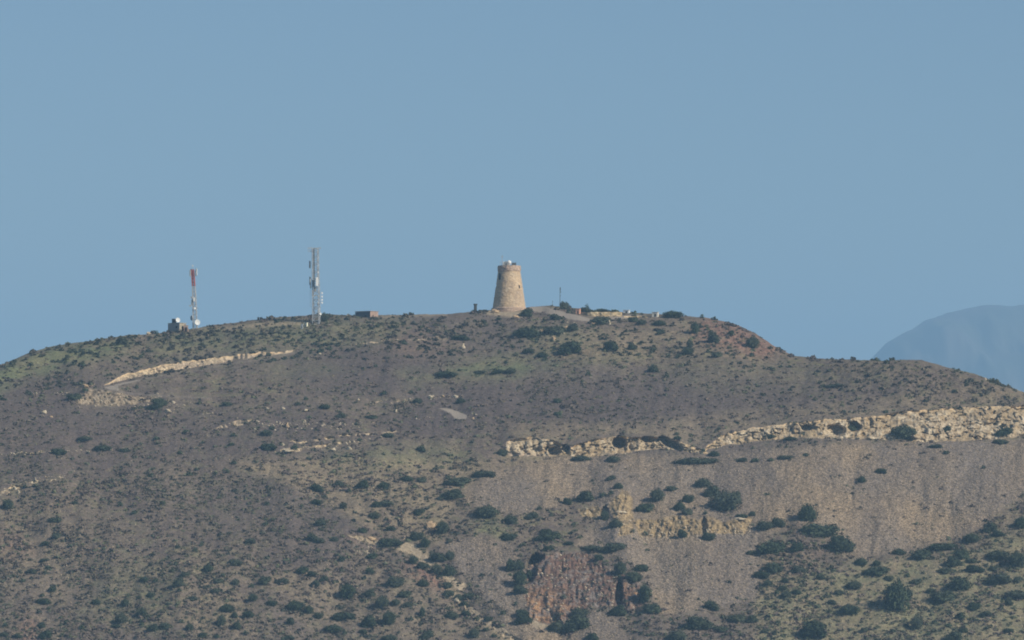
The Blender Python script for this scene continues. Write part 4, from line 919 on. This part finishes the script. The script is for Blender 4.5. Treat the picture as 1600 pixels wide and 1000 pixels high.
# ------------------------------------------------------------ rocks
def rock_mesh(seed, nu=12, nv=8):
    th, ph = np.meshgrid(np.linspace(0, 2*np.pi, nu, endpoint=False), np.linspace(.02, np.pi-.02, nv))
    x, y, z = np.sin(ph)*np.cos(th), np.sin(ph)*np.sin(th), np.cos(ph)
    d = 1+.75*(worley(x*1.9+seed+z, z*1.9+y*1.5, seed)[2]-.5)+.45*fbm(x*2+seed, y*2+z*2, 3, seed)
    v = np.stack([x*d*.5, y*d*.5, np.maximum(z*d*.5+.3, -.1)], -1).reshape(-1, 3)
    f = [(a*nu+b, a*nu+(b+1) % nu, (a+1)*nu+(b+1) % nu, (a+1)*nu+b) for a in range(nv-1) for b in range(nu)]
    return mesh_np('boulder', v, f)
def rockmat(name, a, b):
    m = NT(name); c_ = m.mix(m.rng(m.noise(2.5, 4), .4, .6), a, b); m.color(m.mul(c_, m.rng(m.noise(7, 2), .3, .7, .8, 1.15))); return m.m
RKp = rockmat('pale_limestone', (.36,.285,.18), (.60,.52,.40)); RKo = rockmat('orange_stone', (.36,.25,.15), (.52,.38,.24))
RM = {}
BO = [(262,642,11,6,0,'flat pale boulder lying under the bright green bush patch'),
(69,644,9,6,0,'pale boulder alone on the far left slope, upper of two'),(80,651,6,4,1,'small orange boulder below the pale one on the far left slope'),
(233,518,8,4.5,0,'bright white flat boulder on the skyline left of the blockhouse'),
(271,628,6,5,0,'small pale rock right of the hairpin rubble'),(133,603,13,6,1,'long tan boulder at the left tip of the hairpin bend'),
(724,541,6,9,0,'upright pale boulder under the long bush below the summit'),(619,641,7,7,0,'pointed pale boulder on the middle slope left of the grey road patch'),
(673,619,7,6,0,'left of two white boulders above the grey road patch'),(712,619,8,6,0,'right of two white boulders above the grey road patch'),(692,619,6,4,1,'small brown rock between the two white boulders above the grey road patch'),
(739,653,5,4,1,'small orange rock right of the grey road patch'),(500,552,6,4,0,'small pale rock right of the end of the long road cut'),
(449,703,22,7,0,'largest pale ledge rock on the line of stones across the left slope'),(442,694,5,5,0,'small pale rock above the largest ledge rock of the stone line'),
(476,658,5,5,0,'white rock in the scrub left of centre above the stone line'),(449,664,4.5,9,1,'narrow upright tan rock in the scrub left of centre'),
(478,640,11,5,0,'flat pale rock slanting down in the scrub left of centre'),(443,638,5,5,0,'small pale rock left of the slanting flat rock'),(418,638,5,4,0,'tiny pale rock furthest left of the row above the scrub'),
(546,700,8,6,0,'pale rock at the right end of the stone line across the left slope'),(521,702,9,5,0,'pale rock second from the right end of the stone line'),
(847,517,11,10,1,'yellowish rock between the two wide dark bushes below the tower'),(865,528,6,9,1,'orange upright rock below the wide dark bushes under the tower'),
(925,504,10,6,1,'tan rock at the left of the dark bush below the masonry wall'),(952,504,4.5,9,0,'narrow white rock at the right of the dark bush below the masonry wall'),
(885,511,8,5,1,'pale rock left of the third bush in the dark row below the tower'),(806,494,12,6,1,'rock footing under the right front of the tower'),
(774,486,12,7,1,'yellow rock footing under the left front of the tower'),
(580,841,14,7,1,'pale orange outcrop left of the wide olive bush'),(674,820,20,12,1,'yellow outcrop beside the dark conical bush'),
(714,938,9,10,0,'white rock at the top of the narrow pale gully'),(971,799,20,6,0,'brightest pale ledge on the yellow crag'),(1157,810,18,5,0,'white topped ledge at the right end of the yellow crag'),
(24,762,6,6,0,'white rock in the stone row at the left edge, left of three'),(29,768,5,6,0,'white rock in the stone row at the left edge, lowest of three'),(50,754,7,5,0,'white rock in the stone row at the left edge, right of three'),
(560,624,6,4,0,'small pale rock on the faint upper track left of the white boulders'),(1540,592,3,5,0,'tiny white stone on the right shoulder skyline')]
for n_, (u, v, w_, h_, kd, lab) in enumerate(BO):
    key = (n_ % 5, kd)
    if key not in RM: RM[key] = rock_mesh(30+n_ % 5); RM[key].materials.append(RKo if kd else RKp)
    b = P(u, v+h_*.42); k = b.y/F
    o = bpy.data.objects.new('boulder', RM[key]); col.objects.link(o); o.location = b+Vector((0, w_*k*.1, -.1))
    o.scale = (w_*k*1.0, w_*k*.7, h_*k*1.05); o.rotation_euler.z = random.uniform(-.6, .6); tag(o, lab, 'rock')
# loose stones
def stones(pu, pv, size, name, label, mat, r_):
    jj_ = np.clip(((pu+170)/1.25), 0, len(us)-2).astype(int); tt_ = np.clip((pv-VB)/(skyv[jj_]-VB), 0, 1); ii_ = (tt_*(NR-1)).astype(int)
    c = np.stack([X[ii_, jj_], Y[ii_, jj_], Zz[ii_, jj_]], -1)+r_.normal(size=(len(pu), 3))*np.array([.1,.05,.02]); n = len(c)
    base = np.array([(1,0,0),(0,1,0),(-1,0,0),(0,-1,0),(0,0,.8),(0,0,-.6)], float)
    v = base[None]*(size[:, None, None])*(.7+.6*r_.random((n, 6, 1)))
    a = r_.random(n)*6.28; ca, sa = np.cos(a)[:, None], np.sin(a)[:, None]
    v = np.stack([v[..., 0]*ca-v[..., 1]*sa, v[..., 0]*sa+v[..., 1]*ca, v[..., 2]], -1)+c[:, None]
    fb = np.array([(0,1,4),(1,2,4),(2,3,4),(3,0,4),(1,0,5),(2,1,5),(3,2,5),(0,3,5)])
    f = (fb[None]+(np.arange(n)*6)[:, None, None]).reshape(-1, 3)
    return tag(link(name, mesh_np(name, v.reshape(-1, 3), f), mat), label, 'stones', kind='stuff')
def pick(mask, n, r_):
    p = (mask*(V < 1050)*(V > skyv[None]+2)).ravel(); p = p/p.sum(); i = r_.choice(p.size, n, p=p); return U.ravel()[i]+r_.random(n)*1.2, V.ravel()[i]+r_.random(n)
r_ = np.random.default_rng(5)
ml = Z()
for L_, w_ in [([(0,770),(30,757),(100,744)], 3), ([(430,704),(470,700),(550,691)], 2.2), ([(550,691),(620,676)], 1.6), ([(0,709),(60,706),(150,703),(200,700)], 1.5), ([(580,628),(650,622),(720,618)], 2), ([(545,540),(600,532),(640,529)], 1.8),
        ([(640,530),(700,527)], 1.3), ([(635,653),(690,650)], 2), ([(735,646),(765,650)], 2.5), ([(240,622),(270,640),(300,625)], 6), ([(390,660),(470,665),(560,662)], 5), ([(120,625),(250,628)], 7), ([(40,615),(120,612)], 2),
        ([(300,640),(330,645)], 2), ([(850,520),(900,510)], 6), ([(560,860),(620,855)], 6), ([(920,800),(1000,835),(1170,830)], 8)]:
    ml = np.maximum(ml, np.exp(-(line_d(wu, wv, L_)/w_)**2))
pu, pv = pick(ml, 1500, r_); stones(pu, pv, .12+.38*r_.random(1500)**3, 'loose_stones', 'pale loose stones strewn along the old tracks and ledges', RKp, r_)
N = 26000; pu, pv = pick(scr*(1-rock), N, r_)
stones(pu, pv, .10+.22*r_.random(N)**2.5, 'scree_stones', 'grey brown stones of the scree slopes', rockmat('scree_stone', (.21,.165,.125), (.50,.40,.28)), r_)
N = 14000; pu, pv = pick(np.clip(tan, 0, 1)+.35*sm(700, 760, V)+.5*np.clip(red, 0, 1)+1.5*rub, N, r_)
stones(pu, pv, .10+.28*r_.random(N)**3, 'slope_stones', 'tan stones lying between the scrub', rockmat('tan_stone', (.26,.19,.13), (.46,.37,.25)), r_)
N = 1600; pu, pv = pick(rock+.7*redc+.7*soft+cut*.5, N, r_)
stones(pu, pv, .15+.45*r_.random(N)**3, 'cliff_blocks', 'broken blocks on the quarry faces', rockmat('cliff_stone', (.30,.225,.15), (.58,.49,.36)), r_)
# ------------------------------------------------------------ the air
hz = MB(); hz.box((0, 8400, 361), (33000, 21000, 880))
hm = bpy.data.materials.new('haze_air'); hm.use_nodes = True; ht = hm.node_tree
for n in list(ht.nodes):
    if n.type == 'BSDF_PRINCIPLED': ht.nodes.remove(n)
pv = ht.nodes.new('ShaderNodeVolumePrincipled'); pv.inputs['Color'].default_value = (.40,.68,1.0,1)
pv.inputs['Density'].default_value = HAZE; pv.inputs['Anisotropy'].default_value = 0.0
ht.links.new(pv.outputs[0], ht.nodes['Material Output'].inputs['Volume'])
tag(hz.build('haze', hm), 'pale blue haze in the air', 'haze', kind='stuff')
